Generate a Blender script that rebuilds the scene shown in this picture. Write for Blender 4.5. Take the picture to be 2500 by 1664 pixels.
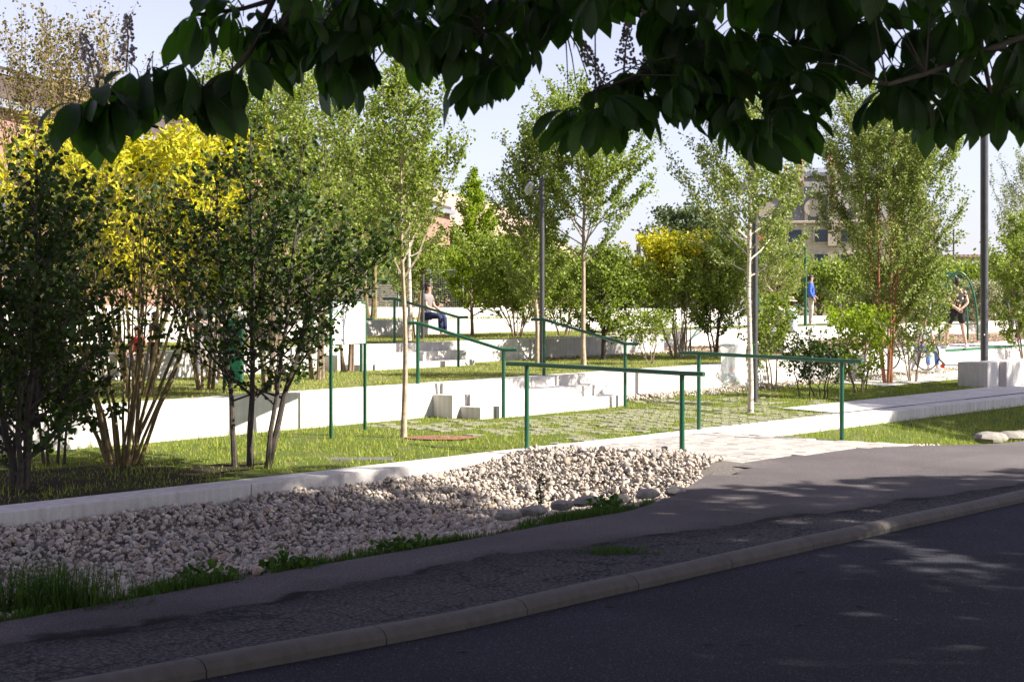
import bpy, bmesh, math, random
import numpy as np
from mathutils import Vector, Matrix, Euler
random.seed(7); RNG = np.random.default_rng(7)
R = math.radians
scene = bpy.context.scene
for o in list(bpy.data.objects): bpy.data.objects.remove(o)
COL = scene.collection

# ------------------------------------------------------------------ camera, sky, sun, exposure
F = 3472.0; HZ = 764.0; EYE = 1.6
cam_d = bpy.data.cameras.new('camera'); cam = bpy.data.objects.new('camera', cam_d); COL.objects.link(cam)
cam.location = (0, 0, EYE); cam.rotation_euler = (R(90), 0, 0)
cam_d.sensor_width = 36; cam_d.lens = 50.0; cam_d.shift_y = -(832 - HZ) / 2500.0
cam_d.clip_start = 0.1; cam_d.clip_end = 3000
cam_d.dof.use_dof = True; cam_d.dof.focus_distance = 17; cam_d.dof.aperture_fstop = 9
scene.camera = cam
scene.render.resolution_x = 1024; scene.render.resolution_y = 681
SUN_EL = R(38); SH = Vector((0.966, -0.26, 0)).normalized()
world = bpy.data.worlds.new('World'); scene.world = world; world.use_nodes = True
wn = world.node_tree
sky = wn.nodes.new('ShaderNodeTexSky'); sky.sky_type = 'NISHITA'; sky.sun_disc = False
sky.sun_elevation = SUN_EL; sky.sun_rotation = math.atan2(SH.x, SH.y)
sky.air_density = 1.0; sky.dust_density = 0.9; sky.ozone_density = 3.0
bg = wn.nodes['Background']; bg.inputs['Strength'].default_value = 0.070
hs = wn.nodes.new('ShaderNodeHueSaturation'); hs.inputs['Saturation'].default_value = 0.55
wn.links.new(sky.outputs[0], hs.inputs['Color'])
va = wn.nodes.new('ShaderNodeVectorMath'); va.operation = 'ADD'; va.inputs[1].default_value = (0.58, 0.22, 0.80)
wn.links.new(hs.outputs[0], va.inputs[0]); wn.links.new(va.outputs[0], bg.inputs[0])
sun_d = bpy.data.lights.new('sun', 'SUN'); sun = bpy.data.objects.new('sun', sun_d); COL.objects.link(sun)
sun_d.energy = 5.0; sun_d.angle = R(0.53); sun_d.color = (1.0, 0.93, 0.83)
sdir = Vector((SH.x * math.cos(SUN_EL), SH.y * math.cos(SUN_EL), math.sin(SUN_EL)))
sun.rotation_euler = sdir.to_track_quat('Z', 'Y').to_euler(); sun.location = sdir * 60
scene.view_settings.view_transform = 'Standard'; scene.view_settings.look = 'None'
scene.view_settings.exposure = 1.48; scene.view_settings.gamma = 1.0; scene.view_settings.use_curve_mapping = False

# ------------------------------------------------------------------ site frame: u along the walls, v across
TH = math.atan2(0.7536, 0.6574); CU, SU = math.cos(TH), math.sin(TH)
def W(u, v, z=0.0): return Vector((u * CU - v * SU, u * SU + v * CU, z))
def P(px, py, v):                       # site point seen at photo column px, row py, on the line v
    t = (px - 1250) / F; Y = v / (CU - t * SU)
    return Vector((t * Y, Y, EYE - (py - HZ) * Y / F))
def D(px, py, d): return Vector(((px - 1250) / F * d, d, EYE - (py - HZ) * d / F))
def UV(p): return (p.x * CU + p.y * SU, -p.x * SU + p.y * CU)
def zA(u): return 0.53 + 0.009 * (u - 13)
def zB(u): return 0.96 + 0.009 * (u - 13)
def zC(u): return 1.42 + 0.003 * (u - 18)
def zD(u): return 1.75
def z0(u, v): return max(0, min(1, (v - 10.98) / 3.8)) * (0.05 + 0.009 * max(u - 13, -3))
def noise2(x, y):
    return math.sin(x * 1.7 + 1.3 * math.sin(y * 1.1)) * math.sin(y * 1.9 + 1.1 * math.sin(x * 0.9 + 2))
def swale(u, v):                        # gravel bed on the left of the path
    t = (v - 7.0) / 3.58; t = max(0, min(1, t))
    edge = -0.02 * (1 - t) - 0.13 * t
    dip = -0.24 * math.sin(math.pi * t) ** 1.2
    k = max(0, min(1, (u - 10.6) / 1.9)); k = k * k * (3 - 2 * k)
    mound = 0.09 * math.exp(-((u - 12.2) / 0.9) ** 2)
    return (edge + dip) * (1 - k) + 0.02 * k + mound * math.sin(math.pi * min(1, t * 1.05)) + 0.018 * noise2(u * 2.1, v * 2.3)
def bank(u, v):                         # grass bank on the right of the path
    t = max(0, min(1, (v - 6.9) / 3.7))
    k = max(0, min(1, (u - 16.2) / 2.0))
    return (-0.16 * t - 0.26 * math.sin(math.pi * t) * k) + 0.03 * noise2(u * 1.3, v * 1.7) * math.sin(math.pi * t)

# ------------------------------------------------------------------ tagging and linking
def tag(o, label=None, cat=None, group=None, kind=None):
    if label: o['label'] = label
    if cat: o['category'] = cat
    if group: o['group'] = group
    if kind: o['kind'] = kind
    return o
def link(name, me, parent=None, loc=None, rot=None):
    o = bpy.data.objects.new(name, me); COL.objects.link(o)
    if loc is not None: o.location = loc
    if rot is not None: o.rotation_euler = rot
    if parent: o.parent = parent
    return o
def empty(name, loc=(0, 0, 0), rz=0.0): return link(name, None, None, loc, (0, 0, rz))
def mesh_np(name, V, Fc, mat=None, smooth=False, uvs=None):
    me = bpy.data.meshes.new(name)
    if isinstance(Fc, np.ndarray):
        V = np.asarray(V, dtype=np.float32)
        me.vertices.add(len(V)); me.vertices.foreach_set('co', V.ravel())
        n, k = Fc.shape
        me.loops.add(n * k); me.loops.foreach_set('vertex_index', Fc.astype(np.int32).ravel())
        me.polygons.add(n); me.polygons.foreach_set('loop_start', np.arange(0, n * k, k, dtype=np.int32))
        me.update(calc_edges=True)
    else:
        me.from_pydata([tuple(v) for v in V], [], Fc); me.update()
    if smooth: me.polygons.foreach_set('use_smooth', [True] * len(me.polygons))
    if mat: me.materials.append(mat)
    return me
class MB:
    def __init__(s): s.V = []; s.F = []
    def box(s, lo, hi, rz=0, c=None):
        x0, y0, z0_ = lo; x1, y1, z1 = hi
        s.hexa([(x0, y0, z0_), (x1, y0, z0_), (x1, y1, z0_), (x0, y1, z0_), (x0, y0, z1), (x1, y0, z1), (x1, y1, z1), (x0, y1, z1)])
        return s
    def hexa(s, p):
        n = len(s.V); s.V += [tuple(q) for q in p]
        s.F += [(n, n + 3, n + 2, n + 1), (n + 4, n + 5, n + 6, n + 7), (n, n + 1, n + 5, n + 4), (n + 1, n + 2, n + 6, n + 5), (n + 2, n + 3, n + 7, n + 6), (n + 3, n, n + 4, n + 7)]
    def tube(s, pts, rad, k=8, cap=True):
        pts = [Vector(p) for p in pts]; m = len(pts)
        if not hasattr(rad, '__len__'): rad = [rad] * m
        n0 = len(s.V); ref = None
        for i, p in enumerate(pts):
            d = (pts[min(i + 1, m - 1)] - pts[max(i - 1, 0)])
            if d.length < 1e-9: d = Vector((0, 0, 1))
            d.normalize()
            if ref is None: ref = d.orthogonal().normalized()
            a = (ref - d * ref.dot(d))
            a = a.normalized() if a.length > 1e-6 else d.orthogonal().normalized()
            ref = a; b = d.cross(a)
            for j in range(k):
                w = 2 * math.pi * j / k; q = p + (a * math.cos(w) + b * math.sin(w)) * rad[i]; s.V.append((q.x, q.y, q.z))
        for i in range(m - 1):
            for j in range(k):
                a0 = n0 + i * k + j; a1 = n0 + i * k + (j + 1) % k
                s.F.append((a0, a1, a1 + k, a0 + k))
        if cap and k > 3:
            s.F.append(tuple(n0 + j for j in range(k))[::-1]); s.F.append(tuple(n0 + (m - 1) * k + j for j in range(k)))
        return s
    def mesh(s, name, mat, smooth=False, bevel=0):
        me = mesh_np(name, s.V, s.F, None, False)
        if bevel:
            bm = bmesh.new(); bm.from_mesh(me)
            bmesh.ops.bevel(bm, geom=list(bm.edges), offset=bevel, segments=2, affect='EDGES', profile=0.6)
            bm.to_mesh(me); bm.free()
        if smooth:
            me.polygons.foreach_set('use_smooth', [True] * len(me.polygons))
            try: me.set_sharp_from_angle(angle=R(40))
            except Exception: pass
        me.materials.append(mat); return me
    def build(s, name, mat, parent=None, loc=None, smooth=False, bevel=0, rot=None):
        return link(name, s.mesh(name, mat, smooth, bevel), parent, loc, rot)
def ball(mb, c, r, seg=8, rings=6):
    c = Vector(c); r = Vector(r if hasattr(r, '__len__') else (r, r, r)); n0 = len(mb.V)
    mb.V.append((c.x, c.y, c.z + r.z))
    for i in range(1, rings):
        a = math.pi * i / rings
        for j in range(seg):
            w = 2 * math.pi * j / seg
            mb.V.append((c.x + r.x * math.sin(a) * math.cos(w), c.y + r.y * math.sin(a) * math.sin(w), c.z + r.z * math.cos(a)))
    mb.V.append((c.x, c.y, c.z - r.z))
    for j in range(seg): mb.F.append((n0, n0 + 1 + j, n0 + 1 + (j + 1) % seg))
    for i in range(rings - 2):
        for j in range(seg):
            a = n0 + 1 + i * seg + j; b = n0 + 1 + i * seg + (j + 1) % seg
            mb.F.append((a, a + seg, b + seg, b))
    e = len(mb.V) - 1
    for j in range(seg): mb.F.append((e, e - seg + (j + 1) % seg, e - seg + j))

# ------------------------------------------------------------------ materials
def mat_new(name):
    m = bpy.data.materials.new(name); m.use_nodes = True; nt = m.node_tree
    return m, nt, nt.nodes['Principled BSDF']
def nd(nt, t, **kw):
    n = nt.nodes.new(t)
    for k, v in kw.items():
        if k in n.inputs.keys(): n.inputs[k].default_value = v
        else: setattr(n, k, v)
    return n
def ramp(nt, stops, src):
    r = nt.nodes.new('ShaderNodeValToRGB'); e = r.color_ramp.elements
    while len(e) < len(stops): e.new(0.5)
    for i, (p, c) in enumerate(stops):
        e[i].position = p; e[i].color = (*c, 1) if len(c) == 3 else c
    nt.links.new(src, r.inputs[0]); return r
def coord(nt, scale=1.0):
    t = nt.nodes.new('ShaderNodeTexCoord'); return t.outputs['Object']
def simple(name, col, rough=0.6, metal=0.0, spec=0.5, var=0.12, scale=8.0, bump=0.0, bscale=60.0, coat=0.0):
    m, nt, b = mat_new(name); b.inputs['Roughness'].default_value = rough; b.inputs['Metallic'].default_value = metal
    b.inputs['Specular IOR Level'].default_value = spec
    if coat: b.inputs['Coat Weight'].default_value = coat
    c = coord(nt); n = nd(nt, 'ShaderNodeTexNoise', Scale=scale, Detail=5.0); nt.links.new(c, n.inputs['Vector'])
    lo = tuple(max(0, x * (1 - var)) for x in col); hi = tuple(min(1, x * (1 + var)) for x in col)
    r = ramp(nt, [(0.3, lo), (0.7, hi)], n.outputs['Fac']); nt.links.new(r.outputs[0], b.inputs['Base Color'])
    if bump:
        n2 = nd(nt, 'ShaderNodeTexNoise', Scale=bscale, Detail=4.0); nt.links.new(c, n2.inputs['Vector'])
        bp = nd(nt, 'ShaderNodeBump', Strength=bump, Distance=0.01); nt.links.new(n2.outputs['Fac'], bp.inputs['Height'])
        nt.links.new(bp.outputs[0], b.inputs['Normal'])
    return m
def mix(nt, fac, a, b, blend='MIX'):
    m = nt.nodes.new('ShaderNodeMix'); m.data_type = 'RGBA'; m.blend_type = blend
    for s, x in ((0, fac), (6, a), (7, b)):
        if hasattr(x, 'links'): nt.links.new(x, m.inputs[s])
        else: m.inputs[s].default_value = x if s == 0 else (*x, 1)
    return m.outputs[2]
def math_(nt, op, a, b=None):
    m = nt.nodes.new('ShaderNodeMath'); m.operation = op
    for i, x in enumerate((a, b)):
        if x is None: continue
        if hasattr(x, 'links'): nt.links.new(x, m.inputs[i])
        else: m.inputs[i].default_value = x
    return m.outputs[0]
def leaf_mat(name, cols, trans=0.35, rough=0.5):
    m, nt, b = mat_new(name)
    g = nt.nodes.new('ShaderNodeNewGeometry')
    st = [(i / max(1, len(cols) - 1), c) for i, c in enumerate(cols)]
    r = ramp(nt, st, g.outputs['Random Per Island'])
    nt.links.new(r.outputs[0], b.inputs['Base Color']); b.inputs['Roughness'].default_value = rough; b.inputs['Specular IOR Level'].default_value = 0.22
    tr = nt.nodes.new('ShaderNodeBsdfTranslucent')
    nt.links.new(mix(nt, 0.6, r.outputs[0], (0.75, 0.9, 0.08), 'MULTIPLY'), tr.inputs[0])
    tr2 = math_(nt, 'ADD', 0, 0)
    ms = nt.nodes.new('ShaderNodeMixShader'); ms.inputs[0].default_value = trans
    nt.links.new(b.outputs[0], ms.inputs[1]); nt.links.new(tr.outputs[0], ms.inputs[2])
    nt.links.new(ms.outputs[0], nt.nodes['Material Output'].inputs[0]); return m

def concrete(name, col=(0.63, 0.60, 0.57), seed=0.0):
    m, nt, b = mat_new(name); c = coord(nt); b.inputs['Roughness'].default_value = 0.85
    oi = nt.nodes.new('ShaderNodeObjectInfo')
    mp = nt.nodes.new('ShaderNodeMapping'); mp.inputs['Scale'].default_value = (1, 1, 1); nt.links.new(c, mp.inputs[0])
    n1 = nd(nt, 'ShaderNodeTexNoise', Scale=1.6, Detail=7.0, Roughness=0.65); nt.links.new(mp.outputs[0], n1.inputs['Vector'])
    n2 = nd(nt, 'ShaderNodeTexNoise', Scale=70.0, Detail=3.0); nt.links.new(c, n2.inputs['Vector'])
    mp2 = nt.nodes.new('ShaderNodeMapping'); mp2.inputs['Scale'].default_value = (9, 9, 0.7); nt.links.new(c, mp2.inputs[0])
    n3 = nd(nt, 'ShaderNodeTexNoise', Scale=1.5, Detail=5.0); nt.links.new(mp2.outputs[0], n3.inputs['Vector'])
    r1 = ramp(nt, [(0.3, tuple(x * 0.82 for x in col)), (0.55, col), (0.8, tuple(min(1, x * 1.08) for x in col))], n1.outputs['Fac'])
    r3 = ramp(nt, [(0.33, (0.72, 0.70, 0.66)), (0.62, (1, 1, 1))], n3.outputs['Fac'])
    c2 = mix(nt, 0.7, r1.outputs[0], r3.outputs[0], 'MULTIPLY')
    r2 = ramp(nt, [(0.35, (0.88, 0.88, 0.88)), (0.6, (1, 1, 1))], n2.outputs['Fac'])
    c3 = mix(nt, 0.8, c2, r2.outputs[0], 'MULTIPLY')
    tone = math_(nt, 'ADD', math_(nt, 'MULTIPLY', oi.outputs['Random'], 0.10), 0.92)
    cmb = nt.nodes.new('ShaderNodeCombineXYZ')
    for i in range(3): nt.links.new(tone, cmb.inputs[i])
    c4 = mix(nt, 1.0, c3, cmb.outputs[0], 'MULTIPLY')
    nt.links.new(c4, b.inputs['Base Color'])
    bp = nd(nt, 'ShaderNodeBump', Strength=0.25, Distance=0.004); nt.links.new(n2.outputs['Fac'], bp.inputs['Height']); nt.links.new(bp.outputs[0], b.inputs['Normal'])
    return m
def asphalt(name, base=(0.075, 0.072, 0.07), rough_band=False):
    m, nt, b = mat_new(name); c = coord(nt); b.inputs['Roughness'].default_value = 0.9; b.inputs['Specular IOR Level'].default_value = 0.08
    n1 = nd(nt, 'ShaderNodeTexNoise', Scale=0.55, Detail=6.0, Roughness=0.6); nt.links.new(c, n1.inputs['Vector'])
    vo = nd(nt, 'ShaderNodeTexVoronoi', Scale=140.0); nt.links.new(c, vo.inputs['Vector'])
    n2 = nd(nt, 'ShaderNodeTexNoise', Scale=95.0, Detail=3.0, Roughness=0.8); nt.links.new(c, n2.inputs['Vector'])
    r1 = ramp(nt, [(0.32, tuple(x * 0.72 for x in base)), (0.55, base), (0.75, tuple(x * 1.3 for x in base))], n1.outputs['Fac'])
    sp = ramp(nt, [(0.36, (0.45, 0.45, 0.45)), (0.52, (1, 1, 1)), (0.68, (1.8, 1.8, 1.85))], n2.outputs['Fac'])
    col = mix(nt, 1.0, r1.outputs[0], sp.outputs[0], 'MULTIPLY')
    vr = nt.nodes.new('ShaderNodeSeparateColor'); nt.links.new(vo.outputs['Color'], vr.inputs[0])
    spk = ramp(nt, [(0.93, (0, 0, 0)), (0.97, (1, 1, 1))], vr.outputs[0])
    col = mix(nt, math_(nt, 'MULTIPLY', spk.outputs[0], 0.28), col, (0.24, 0.23, 0.22))
    h = n2.outputs['Fac']; bs = 0.5
    if rough_band:
        sx = nt.nodes.new('ShaderNodeSeparateXYZ'); nt.links.new(c, sx.inputs[0])
        nb = nd(nt, 'ShaderNodeTexNoise', Scale=0.9, Detail=6.0, Roughness=0.62); nt.links.new(c, nb.inputs['Vector'])
        e = math_(nt, 'ADD', sx.outputs[1], math_(nt, 'MULTIPLY', math_(nt, 'SUBTRACT', nb.outputs['Fac'], 0.5), 0.9))
        thr = math_(nt, 'SUBTRACT', 6.32, math_(nt, 'MULTIPLY', math_(nt, 'MAXIMUM', math_(nt, 'SUBTRACT', sx.outputs[0], 6.0), 0.0), 0.16))
        d = math_(nt, 'SUBTRACT', thr, e)                      # >0 inside the worn old surface
        old = ramp(nt, [(0.48, (0, 0, 0)), (0.52, (1, 1, 1))], math_(nt, 'ADD', math_(nt, 'MULTIPLY', d, 1.5), 0.5))
        n5 = nd(nt, 'ShaderNodeTexNoise', Scale=1.7, Detail=3.0); nt.links.new(c, n5.inputs['Vector'])
        crk = ramp(nt, [(0.0, (1, 1, 1)), (0.05, (0, 0, 0))], math_(nt, 'ADD', math_(nt, 'ABSOLUTE', d), math_(nt, 'MULTIPLY', math_(nt, 'SUBTRACT', n5.outputs['Fac'], 0.47), 0.5)))
        n4 = nd(nt, 'ShaderNodeTexNoise', Scale=38.0, Detail=5.0, Roughness=0.85); nt.links.new(c, n4.inputs['Vector'])
        rr = ramp(nt, [(0.38, (0.022, 0.021, 0.023)), (0.52, (0.066, 0.062, 0.066)), (0.66, (0.17, 0.16, 0.16))], n4.outputs['Fac'])
        v2 = nd(nt, 'ShaderNodeTexVoronoi', Scale=2.2, feature='DISTANCE_TO_EDGE')
        wv = nt.nodes.new('ShaderNodeVectorMath'); wv.operation = 'MULTIPLY_ADD'
        nt.links.new(nb.outputs['Color'], wv.inputs[0]); wv.inputs[1].default_value = (1.2, 1.2, 1.2); nt.links.new(c, wv.inputs[2]); nt.links.new(wv.outputs[0], v2.inputs['Vector'])
        ck2 = ramp(nt, [(0.0, (1, 1, 1)), (0.03, (0, 0, 0))], v2.outputs['Distance'])
        col = mix(nt, old.outputs[0], col, rr.outputs[0])
        stn = ramp(nt, [(0.0, (0.5, 0.5, 0.5)), (0.35, (1, 1, 1))], math_(nt, 'ABSOLUTE', math_(nt, 'SUBTRACT', d, 0.08)))
        col = mix(nt, 0.8, col, stn.outputs[0], 'MULTIPLY')
        col = mix(nt, math_(nt, 'MULTIPLY', math_(nt, 'MAXIMUM', crk.outputs[0], math_(nt, 'MULTIPLY', ck2.outputs[0], old.outputs[0])), 0.85), col, (0.008, 0.008, 0.008))
        h = math_(nt, 'ADD', h, math_(nt, 'MULTIPLY', math_(nt, 'MULTIPLY', old.outputs[0], n4.outputs['Fac']), 3.0))
        h = math_(nt, 'SUBTRACT', h, math_(nt, 'MULTIPLY', old.outputs[0], 2.0))
    nt.links.new(col, b.inputs['Base Color'])
    bp = nd(nt, 'ShaderNodeBump', Strength=bs, Distance=0.006); nt.links.new(h, bp.inputs['Height']); nt.links.new(bp.outputs[0], b.inputs['Normal'])
    return m
def soil_grass(name, g1, g2, soil, k=0.5, sc=3.0):
    m, nt, b = mat_new(name); c = coord(nt); b.inputs['Roughness'].default_value = 0.95; b.inputs['Specular IOR Level'].default_value = 0.1
    n1 = nd(nt, 'ShaderNodeTexNoise', Scale=sc, Detail=7.0, Roughness=0.7); nt.links.new(c, n1.inputs['Vector'])
    n2 = nd(nt, 'ShaderNodeTexNoise', Scale=45.0, Detail=4.0, Roughness=0.7); nt.links.new(c, n2.inputs['Vector'])
    r2 = ramp(nt, [(0.35, g1), (0.65, g2)], n2.outputs['Fac'])
    r1 = ramp(nt, [(k - 0.06, (1, 1, 1)), (k + 0.08, (0, 0, 0))], n1.outputs['Fac'])
    nt.links.new(mix(nt, r1.outputs[0], r2.outputs[0], soil), b.inputs['Base Color'])
    bp = nd(nt, 'ShaderNodeBump', Strength=0.7, Distance=0.02); nt.links.new(n2.outputs['Fac'], bp.inputs['Height']); nt.links.new(bp.outputs[0], b.inputs['Normal'])
    return m
def stone_mat(name, cols):
    m, nt, b = mat_new(name); c = coord(nt); b.inputs['Roughness'].default_value = 0.9
    g = nt.nodes.new('ShaderNodeNewGeometry'); oi = nt.nodes.new('ShaderNodeObjectInfo')
    f = math_(nt, 'FRACT', math_(nt, 'ADD', g.outputs['Random Per Island'], oi.outputs['Random']))
    r = ramp(nt, [(i / (len(cols) - 1), x) for i, x in enumerate(cols)], f)
    n = nd(nt, 'ShaderNodeTexNoise', Scale=35.0, Detail=4.0); nt.links.new(c, n.inputs['Vector'])
    r2 = ramp(nt, [(0.3, (0.5, 0.49, 0.48)), (0.7, (1.02, 1.02, 1.02))], n.outputs['Fac'])
    nt.links.new(mix(nt, 1.0, r.outputs[0], r2.outputs[0], 'MULTIPLY'), b.inputs['Base Color'])
    bp = nd(nt, 'ShaderNodeBump', Strength=0.4, Distance=0.005); nt.links.new(n.outputs['Fac'], bp.inputs['Height']); nt.links.new(bp.outputs[0], b.inputs['Normal'])
    return m

M = {}
M['concrete'] = concrete('concrete')
M['concrete_low'] = concrete('concrete_low', (0.62, 0.59, 0.57))
M['kerb'] = concrete('kerb_stone', (0.105, 0.092, 0.082))
M['road'] = asphalt('road_asphalt', (0.036, 0.036, 0.045))
M['walk'] = asphalt('sidewalk_asphalt', (0.112, 0.100, 0.100), True)
M['lawn'] = soil_grass('lawn_ground', (0.045, 0.075, 0.014), (0.11, 0.14, 0.03), (0.13, 0.115, 0.06), 0.42)
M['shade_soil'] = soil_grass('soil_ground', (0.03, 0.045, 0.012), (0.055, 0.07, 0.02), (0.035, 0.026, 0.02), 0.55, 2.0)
M['terrace'] = soil_grass('terrace_grass', (0.075, 0.105, 0.022), (0.15, 0.175, 0.045), (0.19, 0.17, 0.09), 0.43, 2.0)
M['mulch'] = soil_grass('bark_mulch', (0.24, 0.175, 0.12), (0.42, 0.32, 0.225), (0.32, 0.235, 0.16), 0.5, 30.0)
M['grit'] = simple('grit_bed', (0.12, 0.105, 0.09), 0.95, var=0.4, scale=40, bump=0.8)
M['grit_light'] = simple('jointing_sand', (0.09, 0.085, 0.07), 0.95, var=0.3, scale=40, bump=0.4)
M['stone'] = stone_mat('gravel_stone', [(0.229, 0.202, 0.174), (0.504, 0.447, 0.384), (0.401, 0.315, 0.239), (0.62, 0.55, 0.467), (0.326, 0.297, 0.269), (0.558, 0.489, 0.404), (0.459, 0.414, 0.369), (0.65, 0.584, 0.501), (0.493, 0.37, 0.269), (0.364, 0.322, 0.275)])
M['edge_stone'] = simple('edging_stone', (0.24, 0.22, 0.19), 0.9, var=0.3, scale=12, bump=0.6)
M['paver_a'] = simple('paver_cream', (0.36, 0.32, 0.29), 0.85, var=0.12, scale=20, bump=0.2)
M['paver_b'] = simple('paver_grey', (0.28, 0.26, 0.24), 0.85, var=0.12, scale=20, bump=0.2)
M['cobble'] = simple('cobble_grey', (0.19, 0.185, 0.13), 0.9, var=0.25, scale=14, bump=0.4)
M['green'] = simple('green_paint', (0.008, 0.078, 0.038), 0.32, 0.0, 0.5, 0.12, 6, coat=0.25)
M['pole'] = simple('pole_paint', (0.075, 0.075, 0.08), 0.42, 0.3, 0.5, 0.15, 9)
M['steel'] = simple('galvanised', (0.42, 0.43, 0.45), 0.4, 0.8, 0.5, 0.1, 20)
M['white'] = simple('white_board', (0.80, 0.80, 0.78), 0.5, var=0.04)
M['bark_pale'] = simple('bark_pale', (0.34, 0.27, 0.19), 0.9, var=0.3, scale=14, bump=0.6, bscale=40)
M['bark_brown'] = simple('bark_brown', (0.20, 0.145, 0.10), 0.9, var=0.35, scale=18, bump=0.6, bscale=40)
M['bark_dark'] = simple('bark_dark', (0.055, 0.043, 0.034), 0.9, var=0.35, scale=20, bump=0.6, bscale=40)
M['bark_olive'] = simple('bark_olive', (0.17, 0.125, 0.055), 0.9, var=0.4, scale=14, bump=0.5, bscale=40)
M['bark_red'] = simple('bark_red', (0.30, 0.125, 0.06), 0.7, var=0.25, scale=10)
def birch_bark():
    m, nt, b = mat_new('bark_birch'); c = coord(nt); b.inputs['Roughness'].default_value = 0.8
    mp = nt.nodes.new('ShaderNodeMapping'); mp.inputs['Scale'].default_value = (5, 5, 34); nt.links.new(c, mp.inputs[0])
    n = nd(nt, 'ShaderNodeTexNoise', Scale=1.0, Detail=3.0); nt.links.new(mp.outputs[0], n.inputs['Vector'])
    r = ramp(nt, [(0.34, (0.13, 0.09, 0.07)), (0.42, (0.48, 0.40, 0.33)), (0.7, (0.66, 0.58, 0.50))], n.outputs['Fac'])
    nt.links.new(r.outputs[0], b.inputs['Base Color']); return m
M['bark_birch'] = birch_bark()
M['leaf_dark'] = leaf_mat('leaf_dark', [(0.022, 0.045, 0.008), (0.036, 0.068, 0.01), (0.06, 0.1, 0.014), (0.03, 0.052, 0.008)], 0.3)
M['leaf_mid'] = leaf_mat('leaf_mid', [(0.12,0.18,0.02),(0.20,0.27,0.035),(0.30,0.36,0.07),(0.15,0.22,0.022),(0.38,0.42,0.12)], 0.45, 0.42)
M['leaf_birch'] = leaf_mat('leaf_birch', [(0.12, 0.17, 0.025), (0.21, 0.27, 0.05), (0.33, 0.38, 0.12), (0.16, 0.22, 0.035), (0.42, 0.45, 0.19)], 0.35, 0.4)
M['leaf_lime'] = leaf_mat('leaf_lime', [(0.17,0.25,0.012),(0.25,0.34,0.018),(0.33,0.41,0.03),(0.21,0.29,0.015)], 0.5, 0.45)
M['leaf_yellow'] = leaf_mat('leaf_yellow', [(0.58,0.50,0.02),(0.70,0.60,0.03),(0.42,0.44,0.03),(0.78,0.64,0.05),(0.30,0.36,0.03),(0.62,0.52,0.03)], 0.45, 0.55)
M['leaf_brown'] = leaf_mat('leaf_brown', [(0.16, 0.12, 0.03), (0.24, 0.16, 0.05), (0.14, 0.15, 0.03), (0.28, 0.20, 0.07)], 0.35)
M['leaf_far'] = leaf_mat('leaf_far', [(0.05, 0.075, 0.03), (0.09, 0.12, 0.05), (0.12, 0.15, 0.06)], 0.2, 0.6)
M['grass'] = leaf_mat('grass_blade', [(0.162, 0.225, 0.028), (0.286, 0.338, 0.046), (0.418, 0.435, 0.092), (0.229, 0.274, 0.039)], 0.4, 0.6)
M['grass_dry'] = leaf_mat('grass_short', [(0.2, 0.246, 0.043), (0.334, 0.362, 0.072), (0.468, 0.431, 0.143), (0.267, 0.293, 0.057)], 0.35, 0.6)
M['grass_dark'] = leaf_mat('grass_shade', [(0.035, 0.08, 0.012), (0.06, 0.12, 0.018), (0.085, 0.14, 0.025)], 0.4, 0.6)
def chestnut_leaf():
    m, nt, b = mat_new('chestnut_leaf'); tc = nt.nodes.new('ShaderNodeTexCoord'); oi = nt.nodes.new('ShaderNodeObjectInfo')
    sx = nt.nodes.new('ShaderNodeSeparateXYZ'); nt.links.new(tc.outputs['UV'], sx.inputs[0])
    au = math_(nt, 'ABSOLUTE', math_(nt, 'SUBTRACT', sx.outputs[0], 0.5))
    ph = math_(nt, 'SUBTRACT', math_(nt, 'MULTIPLY', sx.outputs[1], 80.0), math_(nt, 'MULTIPLY', au, 42.0))
    wv = math_(nt, 'SINE', ph)
    r0 = ramp(nt, [(0.0, (0.014, 0.034, 0.008)), (0.5, (0.022, 0.05, 0.011)), (1.0, (0.045, 0.08, 0.018))], oi.outputs['Random'])
    vein = ramp(nt, [(0.0, (1, 1, 1)), (0.05, (0, 0, 0))], au)
    sv = ramp(nt, [(0.80, (0, 0, 0)), (1.0, (1, 1, 1))], wv)
    vv = math_(nt, 'MAXIMUM', vein.outputs[0], math_(nt, 'MULTIPLY', sv.outputs[0], 0.5))
    col = mix(nt, math_(nt, 'MULTIPLY', vv, 0.3), r0.outputs[0], (0.06, 0.10, 0.03))
    nt.links.new(col, b.inputs['Base Color']); b.inputs['Roughness'].default_value = 0.5
    bp = nd(nt, 'ShaderNodeBump', Strength=0.25, Distance=0.003); nt.links.new(wv, bp.inputs['Height']); nt.links.new(bp.outputs[0], b.inputs['Normal'])
    tr = nt.nodes.new('ShaderNodeBsdfTranslucent'); nt.links.new(mix(nt, 0.5, col, (0.12, 0.35, 0.01)), tr.inputs[0])
    ms = nt.nodes.new('ShaderNodeMixShader'); ms.inputs[0].default_value = 0.42
    nt.links.new(b.outputs[0], ms.inputs[1]); nt.links.new(tr.outputs[0], ms.inputs[2]); nt.links.new(ms.outputs[0], nt.nodes['Material Output'].inputs[0])
    return m
M['chestnut'] = chestnut_leaf()
M['flower'] = simple('withered_flower', (0.50, 0.42, 0.40), 0.9, var=0.4, scale=60)

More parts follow.
